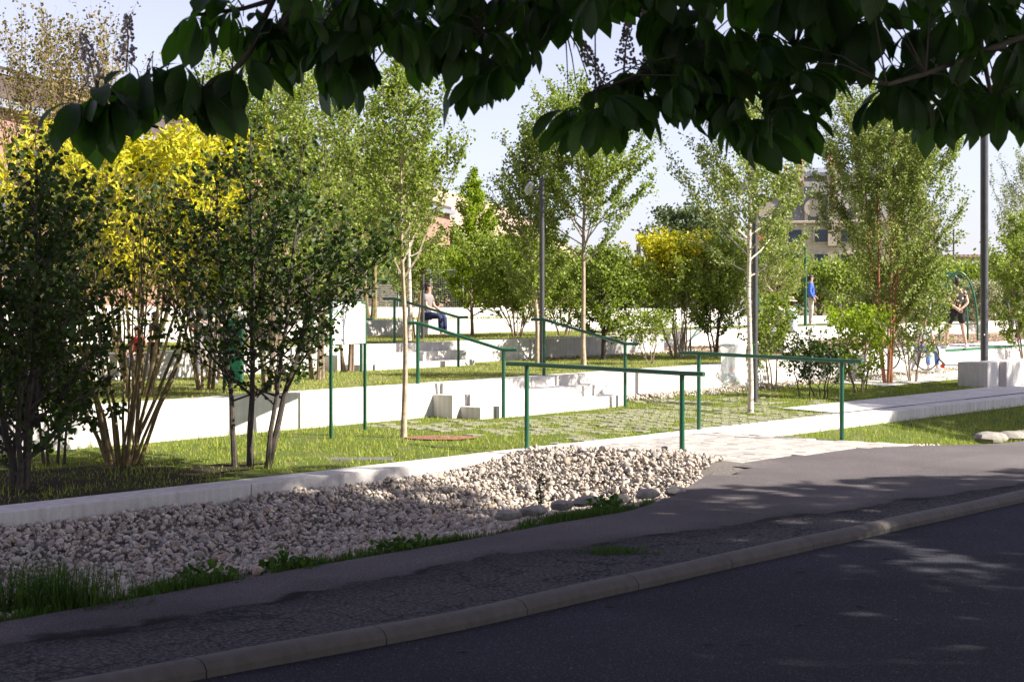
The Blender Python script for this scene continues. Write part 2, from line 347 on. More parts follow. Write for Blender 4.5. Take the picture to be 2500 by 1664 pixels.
# ------------------------------------------------------------------ ground sheets (local x = u, y = v)
def site(name, mb, mat, parent=None, **kw):
    o = mb.build(name, mat, parent, **kw); 
    if not parent: o.rotation_euler = (0, 0, TH)
    return o
def sheet(name, us, vs, zf, mat, keep=None):
    mb = MB(); idx = {}
    for i, u in enumerate(us):
        for j, v in enumerate(vs):
            idx[i, j] = len(mb.V); mb.V.append((u, v, zf(u, v)))
    for i in range(len(us) - 1):
        for j in range(len(vs) - 1):
            if keep and not keep((us[i] + us[i + 1]) / 2, (vs[j] + vs[j + 1]) / 2): continue
            mb.F.append((idx[i, j], idx[i + 1, j], idx[i + 1, j + 1], idx[i, j + 1]))
    o = site(name, mb, mat, smooth=True); o['kind'] = 'structure'; return o
lin = lambda a, b, n: [a + (b - a) * i / n for i in range(n + 1)]
sheet('ground', lin(-600, 900, 4), lin(-600, 900, 4), lambda u, v: -0.75, M['terrace'])
sheet('road', lin(-40, 140, 60), lin(-5, 6.6, 4), lambda u, v: -0.075, M['road'])
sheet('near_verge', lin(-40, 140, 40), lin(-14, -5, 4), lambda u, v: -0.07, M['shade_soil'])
FAN = [(9.3, 6.86), (10.4, 7.15), (11.06, 7.45), (12.0, 7.85), (12.6, 8.08), (13.6, 8.14), (15.44, 8.0), (15.9, 7.72), (17.0, 7.05), (17.7, 6.87)]
def fan_v(u):
    if u <= FAN[0][0] or u >= FAN[-1][0]: return 6.86
    for (a, b), (c, d) in zip(FAN, FAN[1:]):
        if a <= u <= c: return b + (d - b) * (u - a) / (c - a)
mb = MB(); us = lin(-40, 5, 20) + lin(5, 20, 75)[1:] + lin(20, 140, 40)[1:]
def kerb_v(u):
    K = [(2.0, 5.66), (3.6, 5.41), (5.4, 5.15), (8.2, 5.05), (12.6, 4.87), (16, 4.6), (22, 3.9), (40, 1.2), (140, -4)]
    if u <= 2: return 5.66 + (2 - u) * 0.12
    for (a, b), (c, d) in zip(K, K[1:]):
        if a <= u <= c: t = (u - a) / (c - a); return b + (d - b) * t
    return -4
for u in us:
    kv = kerb_v(u) + 0.12; fv = fan_v(u)
    for k in range(5): mb.V.append((u, kv + (fv - kv) * k / 4, 0.0 + 0.004 * noise2(u * 1.5, k)))
for i in range(len(us) - 1):
    for k in range(4): a = i * 5 + k; mb.F.append((a, a + 5, a + 6, a + 1))
site('sidewalk', mb, M['walk'], smooth=True)['kind'] = 'structure'

# kerb: stones laid end to end
kerb = tag(empty('road_kerb', (0, 0, 0), TH), 'worn grey stone kerb curving between the dark road and the asphalt sidewalk', 'kerb')
u = -8.0
while u < 60:
    L = 1.0 if u < 30 else 3.0
    mbk = MB(); prof = [(-0.0, -0.14), (-0.005, -0.04), (0.02, -0.008), (0.05, 0.004), (0.10, 0.008), (0.12, -0.002), (0.12, -0.14)]
    n = len(prof)
    for s in range(5):
        uu = u + 0.003 + (L - 0.006) * s / 4
        for (dv, z) in prof: mbk.V.append((uu, kerb_v(uu) + dv + 0.003 * math.sin(uu * 5), z + 0.003 * math.sin(uu * 3.1)))
    for s in range(4):
        for k in range(n - 1): a = s * n + k; mbk.F.append((a, a + 1, a + n + 1, a + n))
    mbk.F.append(tuple(range(n))); mbk.F.append(tuple(4 * n + k for k in range(n))[::-1])
    site('kerb_stone', mbk, M['kerb'], kerb, smooth=True); u += L

sheet('gravel_bed_ground', lin(-8, 13, 84), lin(6.8, 10.62, 24), lambda u, v: swale(u, v) - 0.02, M['grit'], lambda u, v: v > fan_v(u) - 0.3 and u < 12.75)
sheet('grass_bank', lin(15.6, 80, 120), lin(6.6, 10.62, 18), lambda u, v: bank(u, v) - 0.012, M['lawn'], lambda u, v: v > fan_v(u) - 0.2 and (u > 16.2))
sheet('lawn', lin(-12, 60, 72), lin(10.9, 14.9, 14), lambda u, v: z0(u, v) - 0.012, M['lawn'])
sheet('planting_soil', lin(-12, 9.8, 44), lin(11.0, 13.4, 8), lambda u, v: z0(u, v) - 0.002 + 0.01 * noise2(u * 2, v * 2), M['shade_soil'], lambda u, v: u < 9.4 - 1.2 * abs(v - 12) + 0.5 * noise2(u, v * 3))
sheet('path_bed', lin(12.6, 16.35, 8), lin(7.6, 10.6, 6), lambda u, v: -0.012, M['grit_light'])
sheet('concrete_walkway', lin(20.5, 80, 20), [10.99, 12.0], lambda u, v: z0(u, v) + 0.012, M['concrete_low'])
sheet('terrace_lawn', lin(-30, 28, 58), lin(14.9, 19.8, 5), lambda u, v: zA(u) - 0.01, M['terrace'])
sheet('playground_paving', lin(28, 110, 20), [14.9, 16.6], lambda u, v: zA(u) - 0.006, M['concrete_low'])
sheet('bark_mulch_bed', lin(28, 110, 40), lin(16.6, 22, 6), lambda u, v: zA(u) - 0.012 + 0.03 * noise2(u * 2, v * 2), M['mulch'])
sheet('middle_terrace_lawn', lin(-40, 28.01, 40), lin(19.8, 25.2, 5), lambda u, v: zB(u) - 0.01, M['terrace'])
sheet('back_terrace_lawn', lin(28.01, 120, 40), lin(21.9, 60, 10), lambda u, v: zB(u) - 0.01, M['terrace'])
sheet('upper_terrace_lawn', lin(-50, 28, 30), lin(25.2, 30.2, 5), lambda u, v: zC(u) - 0.01, M['terrace'])
sheet('top_terrace_ground', lin(-160, 28, 30), lin(30.2, 160, 10), lambda u, v: 1.74, M['terrace'])
sheet('lower_plaza', lin(26.8, 110, 20), lin(13.3, 14.9, 3), lambda u, v: z0(u, v) + 0.008, M['concrete_low'])

# ------------------------------------------------------------------ concrete walls made of blocks
def block(parent, u0, u1, v0, v1, zl, zt, mat='concrete', bev=0.008, name='concrete_block'):
    g = 0.004; a, b = u0 + g, u1 - g
    f0 = zt(a) if callable(zt) else zt; f1 = zt(b) if callable(zt) else zt
    m = MB(); m.hexa([(a, v0, zl), (b, v0, zl), (b, v1, zl), (a, v1, zl), (a, v0, f0), (b, v0, f1), (b, v1, f1), (a, v1, f0)])
    return m.build(name, M[mat], parent, bevel=bev)
low = tag(empty('low_wall', (0, 0, 0), TH), 'long low white concrete edging wall between the gravel and the lawn, running past the path', 'wall')
js = [-12, -8.2, -4.6, -1.4, 1.54, 4.98, 8.42, 11.86, 13.3, 15.3, 17.25, 19.2, 21.2, 23.2, 25.3, 27.3, 29.3, 31.3, 33.3, 36, 39, 42, 46, 50, 56]
for a, b in zip(js, js[1:]): block(low, a, b, 10.58, 10.98, -0.5, 0.004 + random.uniform(-0.003, 0.003), 'concrete_low')
wa = tag(empty('retaining_wall', (0, 0, 0), TH), 'first white concrete retaining wall behind the front lawn, below the first terrace', 'wall')
SL, SR = 15.0, 19.1
us = [-24, -20, -16, -12, -8, -5, -2, 0, 2, 4, 6.2, 8.4, 10.6, 12.8, SL]
for a, b in zip(us, us[1:]): block(wa, a, b, 14.8, 15.15, -0.4, lambda u: zA(u))
us = [SR + 0.35, 21.3, 23.4, 25.5, 28]
for a, b in zip(us, us[1:]): block(wa, a, b, 14.8, 15.15, -0.4, lambda u: zA(u))
wr = tag(empty('retaining_wall', (0, 0, 0), TH), 'white concrete wall with a green painted edge stripe below the playground paving', 'wall')
us = [28, 30, 32, 34, 36, 38, 41, 44, 48, 54, 60, 70]
for a, b in zip(us, us[1:]):
    block(wr, a, b, 14.8, 15.2, -0.4, lambda u: zA(u) - 0.001)
mbg = MB(); mbg.hexa([(33.0, 14.79, zA(33) - 0.055), (70, 14.79, zA(70) - 0.055), (70, 14.86, zA(70) - 0.055), (33.0, 14.86, zA(33) - 0.055), (33.0, 14.79, zA(33) + 0.004), (70, 14.79, zA(70) + 0.004), (70, 14.86, zA(70) + 0.004), (33.0, 14.86, zA(33) + 0.004)])
M['stripe'] = simple('green_stripe', (.015, .10, .045), 0.6, var=0.15, scale=5); mbg.build('edge_stripe', M['stripe'], wr)

# steps in the first wall
def steps(label, ul, ur, vf, zf, tread, cheek=0.34, extra=0.0, back=0.35):
    st = tag(empty('concrete_steps', (0, 0, 0), TH), label, 'steps')
    h = 0.0
    for k, (fr, hh) in enumerate(((vf, 1.0), (vf - tread, 0.68), (vf - 2 * tread, 0.34))):
        z = lambda u, hh=hh: zf(u) - (1 - hh) * 0.5
        bk = vf + back if k == 0 else fr + tread
        a = ul + 0.17 * k if k else ul
        b = ur - 0.20 * (k - 1) if k else ur + 0.35
        if k: block(st, a, a + cheek, fr, bk - 0.003, -0.3, lambda u: z(u) + 0.002, name='end_block')
        else: block(st, a, a + cheek, fr, bk, -0.3, z, name='end_block')
        mid = (a + cheek + b) / 2
        block(st, a + cheek, mid, fr - 0.045, bk - 0.045 if k else bk, -0.3, z, name='step')
        block(st, mid, b - cheek, fr - 0.045, bk - 0.045 if k else bk, -0.3, z, name='step')
        block(st, b - cheek, b, fr, bk - 0.003, -0.3, z, name='end_block')
    return st
steps('wide white concrete steps in the first retaining wall between two green handrails', SL, SR, 14.8, zA, 0.40)
wb = tag(empty('retaining_wall', (0, 0, 0), TH), 'second white concrete retaining wall, between the first and middle terraces', 'wall')
SL2, SR2 = UV(P(770, 0, 19.6))[0], UV(P(1104, 0, 19.6))[0]
us = lin(-30, SL2, 20)
for a, b in zip(us, us[1:]): block(wb, a, b, 19.6, 19.95, 0.2, lambda u: zB(u))
us = [SR2 + 0.35, SR2 + 2.4, SR2 + 4.4, SR2 + 6.5, 28]
for a, b in zip(us, us[1:]): block(wb, a, b, 19.6, 19.95, 0.2, lambda u: zB(u))
steps('upper white concrete steps in the second retaining wall behind the thin lawn tree', SL2, SR2, 19.6, zB, 0.40)
wb2 = tag(empty('retaining_wall', (0, 0, 0), TH), 'white concrete wall behind the bark mulch, below the man in the blue jacket', 'wall')
us = lin(28, 60, 14)
for a, b in zip(us, us[1:]): block(wb2, a, b, 21.6, 21.95, 0.3, lambda u: zB(u))
wc = tag(empty('retaining_wall', (0, 0, 0), TH), 'third white concrete retaining wall where the person in navy trousers sits', 'wall')
us = lin(-30, 46, 26)
for a, b in zip(us, us[1:]): block(wc, a, b, 25.0, 25.4, 0.6, lambda u: zC(u))
wd = tag(empty('retaining_wall', (0, 0, 0), TH), 'topmost white concrete retaining wall at the back of the terraces', 'wall')
us = lin(-30, 48, 26)
for a, b in zip(us, us[1:]): block(wd, a, b, 30.0, 30.4, 1.0, 1.77 if True else 0)

# bench blocks on the right
bn = tag(empty('concrete_bench', (0, 0, 0), TH), 'massive white concrete block bench beside the dark lamp post on the right', 'bench')
ub = UV(P(2411, 0, 11.95))[0]
block(bn, ub, ub + 0.62, 11.95, 12.6, -0.1, 0.575, bev=0.012, name='bench_block')
block(bn, ub + 0.62, ub + 3.6, 11.8, 12.45, -0.1, 0.577, bev=0.012, name='bench_block')
block(bn, ub + 3.6, ub + 7.6, 11.8, 12.45, -0.1, 0.574, bev=0.012, name='bench_block')

# ------------------------------------------------------------------ pavers of the path
path = empty('paved_path', (0, 0, 0), TH); path['kind'] = 'structure'
pv = {}
for k in ('paver_a', 'paver_b'):
    for L in (0.225, 0.29):
        m = MB(); m.box((-L / 2, -0.076, -0.05), (L / 2, 0.076, 0)); pv[k, L] = m.mesh('paver', M[k], bevel=0.006)
v = 10.49
row = 0
while v > 7.75:
    u = 12.72 + (0.13 if row % 2 else 0); 
    while u < 16.05:
        L = random.choice((0.225, 0.29))
        if v - 0.08 > fan_v(u + L / 2) - 0.05:
            link('paver', pv[random.choice(('paver_a', 'paver_a', 'paver_b')), L], path, (u + L / 2, v, random.uniform(-0.003, 0.003)))
        u += L + 0.008
    v -= 0.158; row += 1
# grass-jointed cobbles
cob = empty('cobbled_lawn', (0, 0, 0), TH); cob['kind'] = 'structure'
m = MB(); m.box((-0.10, -0.10, -0.05), (0.10, 0.10, 0)); cbm = m.mesh('cobble', M['cobble'], bevel=0.012)
spots = []
for i in range(42):
    for j in range(15):
        u = 13.6 + i * 0.245 + 0.12 * (j % 2); v = 11.12 + j * 0.235
        c = math.exp(-((u - 17.6) / 3.2) ** 2) + 0.25 * noise2(u * 1.1, v * 1.6)
        if v > 13.7 and 15 < u < 19.5: continue
        if c > 0.15 and random.random() < 0.25 + c * 0.7: spots.append((u, v))
spots.sort(key=lambda s: W(*s).y)
rest = MB()
for k, (u, v) in enumerate(spots):
    z = z0(u, v) + random.uniform(-0.008, 0.004)
    if k < 300: link('cobble', cbm, cob, (u, v, z), (random.uniform(-.02, .02), random.uniform(-.02, .02), random.uniform(-.12, .12)))
    else: rest.box((u - .1, v - .1, z - .05), (u + .1, v + .1, z))
if rest.V: rest.build('cobbles', M['cobble'], cob)['kind'] = 'stuff'

ORD = ['leftmost', 'second', 'third', 'fourth', 'fifth', 'sixth', 'seventh', 'eighth', 'ninth', 'tenth', 'eleventh', 'twelfth', 'thirteenth', 'fourteenth', 'fifteenth', 'sixteenth', 'seventeenth', 'eighteenth', 'nineteenth', 'twentieth', 'twenty-first', 'twenty-second', 'twenty-third', 'rightmost']
# ------------------------------------------------------------------ gravel
def stone_variants(n, sub):
    out = []
    for k in range(n):
        bm = bmesh.new(); bmesh.ops.create_icosphere(bm, subdivisions=sub, radius=1)
        ax = [RNG.normal(size=3) for _ in range(11)]; ax = [a / np.linalg.norm(a) for a in ax]; cut = RNG.uniform(0.48, 0.88, 11)
        sc = np.array([RNG.uniform(0.85, 1.25), RNG.uniform(0.7, 1.0), RNG.uniform(0.55, 0.85)])
        V = []
        for vv in bm.verts:
            p = np.array(vv.co)
            for a, c in zip(ax, cut):
                d = p @ a
                if d > c: p = p - a * (d - c) * 1.0
            V.append(p * sc * (1 + RNG.normal() * 0.03))
        Fc = np.array([[q.index for q in f.verts] for f in bm.faces]); bm.free(); out.append((np.array(V), Fc))
    return out
SV1 = stone_variants(8, 1); SV2 = stone_variants(10, 2)
CHIP = (np.array([[-1, -.4, 0], [1, -.5, 0], [1.1, .4, 0.1], [-.9, .5, 0], [-1, -.4, .25], [1, -.5, .2], [1.1, .4, .3], [-.9, .5, .25]]), np.array([[0, 1, 5, 4], [1, 2, 6, 5], [2, 3, 7, 6], [3, 0, 4, 7], [4, 5, 6, 7], [3, 2, 1, 0]]))
def rand_rot(n):
    q = RNG.normal(size=(n, 4)); q /= np.linalg.norm(q, axis=1)[:, None]; w, x, y, z = q.T
    return np.stack([np.stack([1 - 2 * (y * y + z * z), 2 * (x * y - z * w), 2 * (x * z + y * w)], -1), np.stack([2 * (x * y + z * w), 1 - 2 * (x * x + z * z), 2 * (y * z - x * w)], -1), np.stack([2 * (x * z - y * w), 2 * (y * z + x * w), 1 - 2 * (x * x + y * y)], -1)], 1)
def z_rot(n, tilt=0.5):
    a = RNG.uniform(0, 2 * np.pi, n); b = RNG.normal(0, tilt, n)
    ca, sa, cb, sb = np.cos(a), np.sin(a), np.cos(b), np.sin(b); Z = np.zeros(n); O = np.ones(n)
    Rz = np.stack([np.stack([ca, -sa, Z], -1), np.stack([sa, ca, Z], -1), np.stack([Z, Z, O], -1)], 1)
    Rx = np.stack([np.stack([O, Z, Z], -1), np.stack([Z, cb, -sb], -1), np.stack([Z, sb, cb], -1)], 1)
    return np.einsum('nij,njk->nik', Rz, Rx)
def scatter(variants, pos, size, rot=None):
    pos = np.asarray(pos, float); n = len(pos); size = np.asarray(size, float)
    rot = rand_rot(n) if rot is None else rot
    which = RNG.integers(0, len(variants), n); Vs, Fs, off = [], [], 0
    for k, (V, Fc) in enumerate(variants):
        s = np.where(which == k)[0]
        if not len(s): continue
        X = np.einsum('nij,vj->nvi', rot[s], V) * size[s][:, None, None] + pos[s][:, None, :]
        Fs.append((Fc[None] + (np.arange(len(s)) * len(V))[:, None, None] + off).reshape(-1, Fc.shape[1])); Vs.append(X.reshape(-1, 3)); off += len(s) * len(V)
    return np.concatenate(Vs), np.concatenate(Fs)
gpos, gsz = [], []
def add_stone(u, v, z, s): gpos.append((u, v, z)); gsz.append(s)
N = 34000
UU = RNG.uniform(0.8, 12.75, N); VV = RNG.uniform(7.0, 10.57, N)
for u, v in zip(UU, VV):
    if v < fan_v(u) + 0.04 - 0.0: continue
    if v < 7.1 + 0.12 * math.sin(u * 2.3) and random.random() < 0.8: continue
    s = min(0.055, max(0.009, random.lognormvariate(math.log(0.0178), 0.42)))
    add_stone(u, v, swale(u, v) + s * 0.25 + random.uniform(-0.004, 0.016), s)
# gravel strip on the right edge of the path and under the first wall
for k in range(620):
    v = random.uniform(7.55, 10.5); u = 16.22 + abs(random.gauss(0, 0.13)) + 0.10 * (10.5 - v) * 0.3
    if v < fan_v(u): continue
    s = random.uniform(0.016, 0.036); add_stone(u, v, bank(u, v) + s * 0.5 + 0.01, s)
far_start = len(gpos)
for k in range(2600):
    u = random.uniform(18.5, 40); v = 14.78 - abs(random.gauss(0, 0.22)); 
    if u < 19.6 and v < 14.4: continue
    s = random.uniform(0.018, 0.04); add_stone(u, v, z0(u, v) + s * 0.5 + 0.03 * max(0, 1 - (14.8 - v) / 0.3), s)
for k in range(900):
    u = random.uniform(23.5, 36); v = 19.58 - abs(random.gauss(0, 0.25)); s = random.uniform(0.018, 0.04); add_stone(u, v, zA(u) + s * 0.5, s)
gpos = np.array(gpos); gsz = np.array(gsz)
gx = gpos[:, 0] * CU - gpos[:, 1] * SU; gy = gpos[:, 0] * SU + gpos[:, 1] * CU
inview = (gy > 3) & (np.abs(gx / gy) < 0.355); 
score = np.where(inview, gsz / gy, 0); order = np.argsort(-score); near = order[:300]
gb = empty('gravel_bed', (0, 0, 0), TH); gb['kind'] = 'structure'
sm = []
for V, Fc in SV2: sm.append(mesh_np('stone', V, Fc, M['stone']))
for k in near:
    o = link('stone', random.choice(sm), gb, tuple(gpos[k]), (random.uniform(0, 6), random.uniform(0, 6), random.uniform(0, 6))); o.scale = [float(gsz[k])] * 3
keep = np.ones(len(gpos), bool); keep[near] = False
fine = np.zeros(len(gpos), bool); fine[order[300:12500]] = True
for msk, sv in ((keep & fine, SV2), (keep & ~fine, SV1)):
    V, Fc = scatter(sv, gpos[msk], gsz[msk]); link('gravel', mesh_np('gravel', V, Fc, M['stone']), gb)['kind'] = 'stuff'
M['chip'] = stone_mat('wood_chip', [(.50, .38, .26), (.36, .25, .16), (.58, .46, .34), (.28, .19, .12), (.44, .33, .24)])
cu_ = RNG.uniform(29, 48, 9000); cv_ = RNG.uniform(16.6, 21.5, 9000)
V, Fc = scatter([CHIP], [(a, b, zA(a) + 0.03 * noise2(a * 2, b * 2) + .012) for a, b in zip(cu_, cv_)], RNG.uniform(.02, .05, 9000), z_rot(9000, .3))
wc_ = link('bark_chips', mesh_np('bark_chips', V, Fc, M['chip']), None, None, (0, 0, TH)); tag(wc_, 'loose pale bark chips of the playground bed', 'bark mulch', kind='stuff')
# flat edging stones
for ei, (px, py, L) in enumerate(((1238, 1262, 0.30), (1300, 1252, 0.36), (1372, 1238, 0.30), (1432, 1228, 0.42), (1512, 1222, 0.28), (1580, 1210, 0.36), (1650, 1204, 0.3))):
    d = 1.62 * F / (py - HZ); p = D(px, py, d); uu, vv = UV(p)
    mbs = MB(); ball(mbs, (0, 0, 0), (L * 0.42, 0.085, 0.055), 10, 6)
    mbs.V = [(x + random.uniform(-.012, .012), y + random.uniform(-.012, .012), max(-0.03, min(z, 0.042)) + random.uniform(-.004, .004)) for x, y, z in mbs.V]
    o = mbs.build('edging_stone', M['edge_stone'], None, (p.x, p.y, -0.005), True, rot=(0, 0, TH + random.uniform(-.1, .1)))
    tag(o, ORD[ei] + ' of the flat grey edging stones between gravel and sidewalk, counted from the left', 'stone', 'edging stones along the gravel bed')
for ei, (px, py, L) in enumerate(((2418, 1064, 0.5), (2470, 1062, 0.4), (2508, 1060, 0.5))):
    d = 1.6 * F / (py - HZ + 4); p = D(px, py, d)
    mbs = MB(); ball(mbs, (0, 0, 0), (L * 0.5, 0.2, 0.09), 10, 6); mbs.V = [(x + random.uniform(-.02, .02), y + random.uniform(-.02, .02), min(z, 0.07) + random.uniform(-.006, .006)) for x, y, z in mbs.V]
    tag(mbs.build('edging_stone', M['edge_stone'], None, (p.x, p.y, 0.0), True, rot=(0, 0, TH)), ('left', 'middle', 'right')[ei] + ' pale rounded boulder of the three at the grass bank on the right', 'stone', 'boulders at the grass bank')

# ------------------------------------------------------------------ foliage helpers
KITE = (np.array([[0, 0, 0], [-0.36, 0.5, 0.10], [0, 1, -0.03], [0.36, 0.5, 0.10], ]), np.array([[0, 3, 2], [0, 2, 1]]))
OVAL = (np.array([[0, 0, 0], [-0.34, 0.3, 0.08], [-0.33, 0.65, 0.08], [0, 1, -0.06], [0.33, 0.65, 0.08], [0.34, 0.3, 0.08]]), np.array([[0, 5, 4], [0, 4, 3], [0, 3, 2], [0, 2, 1]]))
NARROW = (np.array([[0, 0, 0], [-0.16, 0.4, 0.05], [0, 1, -0.10], [0.16, 0.4, 0.05]]), np.array([[0, 3, 2], [0, 2, 1]]))
BLADE = (np.array([[-0.05, 0, 0], [0.05, 0, 0], [0.10, 0.25, 1.0]]), np.array([[0, 1, 2]]))
def grass(name, pts, hmin, hmax, mat, label=None, w=1.0, parent=None):
    pts = np.asarray(pts); n = len(pts); s = RNG.uniform(hmin, hmax, n)
    V0 = BLADE[0].copy(); V0[:, 0] *= w
    V, Fc = scatter([(V0, BLADE[1])], pts, s, z_rot(n, 0.45))
    o = link(name, mesh_np(name, V, Fc, mat), parent); o['kind'] = 'stuff'
    if label: tag(o, label, 'grass')
    return o
def rnd_uv(n, u0, u1, v0, v1, zf, cond=None, dens=None):
    out = []
    u = RNG.uniform(u0, u1, n); v = RNG.uniform(v0, v1, n)
    for a, b in zip(u, v):
        if cond and not cond(a, b): continue
        w = W(a, b, zf(a, b)); 
        if w.y < 2 or abs(w.x / w.y) > 0.39: continue
        out.append(w)
    return np.array([tuple(q) for q in out])
cobset = np.array(spots); CLAY = P(1077, 1080, 12.55)
def lawn_c(u, v):
    if 13.3 < u < 24:
        d = np.abs(cobset - (u, v)).max(axis=1).min()
        if d < 0.095: return random.random() < 0.68
    if ((u - UV(CLAY)[0]) / .5) ** 2 + ((v - UV(CLAY)[1]) / .35) ** 2 < 1: return random.random() < 0.2
    return noise2(u * 1.7 + 3, v * 1.9) + 0.3 * noise2(u * 6, v * 7) > -0.30 or random.random() < 0.3
grass('lawn_grass', rnd_uv(120000, 2, 34, 10.99, 14.78, lambda u, v: z0(u, v) - 0.01, lambda u, v: lawn_c(u, v) and (u > 9.2 or v > 13.2 or random.random() < 0.35) and not (u > 20.5 and v < 12)), 0.016, 0.05, M['grass'], 'short bright green lawn grass on the front lawn', 2.0)
grass('tall_grass', rnd_uv(16000, 4, 34, 11.0, 14.78, lambda u, v: z0(u, v) - 0.01, lambda u, v: (noise2(u * 2.3, v * 2.9 + 5) > 0.35 or v > 14.55) and not (13.2 < u < 20.5) and not (u > 20.5 and v < 12.05)), 0.05, 0.13, M['grass'], 'longer tufts of green grass along the wall foot and around the shrubs', 1.0)
grass('terrace_grass', rnd_uv(52000, 6, 30, 15.15, 19.6, lambda u, v: zA(u) - 0.01), 0.015, 0.045, M['grass_dry'], 'dry yellow green grass of the first terrace', 2.4)
grass('terrace_grass', rnd_uv(30000, 6, 30, 19.95, 25.0, lambda u, v: zB(u) - 0.01), 0.015, 0.05, M['grass_dry'], 'yellow green grass strip of the middle terrace', 3.0)
grass('terrace_grass', rnd_uv(6000, 6, 34, 25.4, 30.0, lambda u, v: zC(u) - 0.01), 0.03, 0.08, M['grass_dry'], 'narrow far grass strip of the upper terrace', 3.0)
grass('bank_grass', rnd_uv(42000, 16.3, 32, 6.85, 10.57, lambda u, v: bank(u, v) - 0.01, lambda u, v: v > fan_v(u) + 0.03 and (u > 16.6 + 0.3 * random.random())), 0.02, 0.075, M['grass'], 'grass on the bank right of the paved path', 1.6)
def vg(u, v): return v < fan_v(u) + 0.18 + 0.12 * math.sin(u * 3.1) + 0.08 * math.sin(u * 7.7) and v > fan_v(u) and (u < 9.9) and (math.sin(u * 1.3 + 1) + math.sin(u * 3.7) > -0.2 or random.random() < .25)
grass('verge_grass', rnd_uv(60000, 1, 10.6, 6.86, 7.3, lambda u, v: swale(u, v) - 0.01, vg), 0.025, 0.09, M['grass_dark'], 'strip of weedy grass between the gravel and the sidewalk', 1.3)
tf = P(118, 1470, 7.12)
tp = [(tf.x + random.gauss(0, 0.21), tf.y + random.gauss(0, 0.08), -0.05) for _ in range(1700)]
V0 = np.array([[-0.010, 0, 0], [0.010, 0, 0], [-0.011, 0.10, 0.45], [0.011, 0.10, 0.45], [-0.007, 0.34, 0.78], [0.007, 0.34, 0.78], [0.0, 0.72, 0.80]])
def tuft(name, pts, hmin, hmax, mat, label, cat='grass'):
    pts = np.asarray(pts); n = len(pts); Vv, Fc = scatter([(V0, np.array([[0, 1, 3], [0, 3, 2], [2, 3, 5], [2, 5, 4], [4, 5, 6]]))], pts, RNG.uniform(hmin, hmax, n), z_rot(n, 0.75))
    o = link(name, mesh_np(name, Vv, Fc, mat)); return tag(o, label, cat)
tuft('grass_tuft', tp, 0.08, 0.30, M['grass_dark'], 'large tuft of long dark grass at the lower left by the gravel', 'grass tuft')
for (px, v, lab) in ((505, 7.05, 'small leafy weed growing at the gravel edge near the lower left'), (700, 6.98, 'low clump of weeds beside the sidewalk left of the weed stalk'), (960, 6.98, 'dark weed clump under the flat stones by the sidewalk'), (1480, 7.1, 'bright weeds at the right end of the gravel border')):
    p = P(px, 0, v); n = 90; pts = np.array([(p.x + random.gauss(0, .09), p.y + random.gauss(0, .07), 0.0 + abs(random.gauss(0, .035))) for _ in range(n)])
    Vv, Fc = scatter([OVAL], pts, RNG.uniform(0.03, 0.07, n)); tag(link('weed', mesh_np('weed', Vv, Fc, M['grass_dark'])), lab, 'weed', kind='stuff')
# weed stalk
p = P(1318, 0, 7.5); wd_ = tag(empty('weed', (p.x, p.y, -0.05)), 'thin upright weed stalk standing in the gravel at the shade edge', 'weed')
m = MB(); m.tube([(0, 0, 0), (0.01, 0, .12), (-0.005, 0.01, .24), (0.005, 0, .34)], [.005, .004, .003, .002], 5); m.build('stem', M['bark_dark'], wd_)
n = 90; zz = RNG.uniform(0.02, .34, n); pts = np.stack([RNG.normal(0, .016, n), RNG.normal(0, .016, n), zz], -1)
Vv, Fc = scatter([OVAL], pts, RNG.uniform(0.012, 0.035, n)); link('foliage', mesh_np('foliage', Vv, Fc, M['leaf_dark']), wd_)['kind'] = 'stuff'

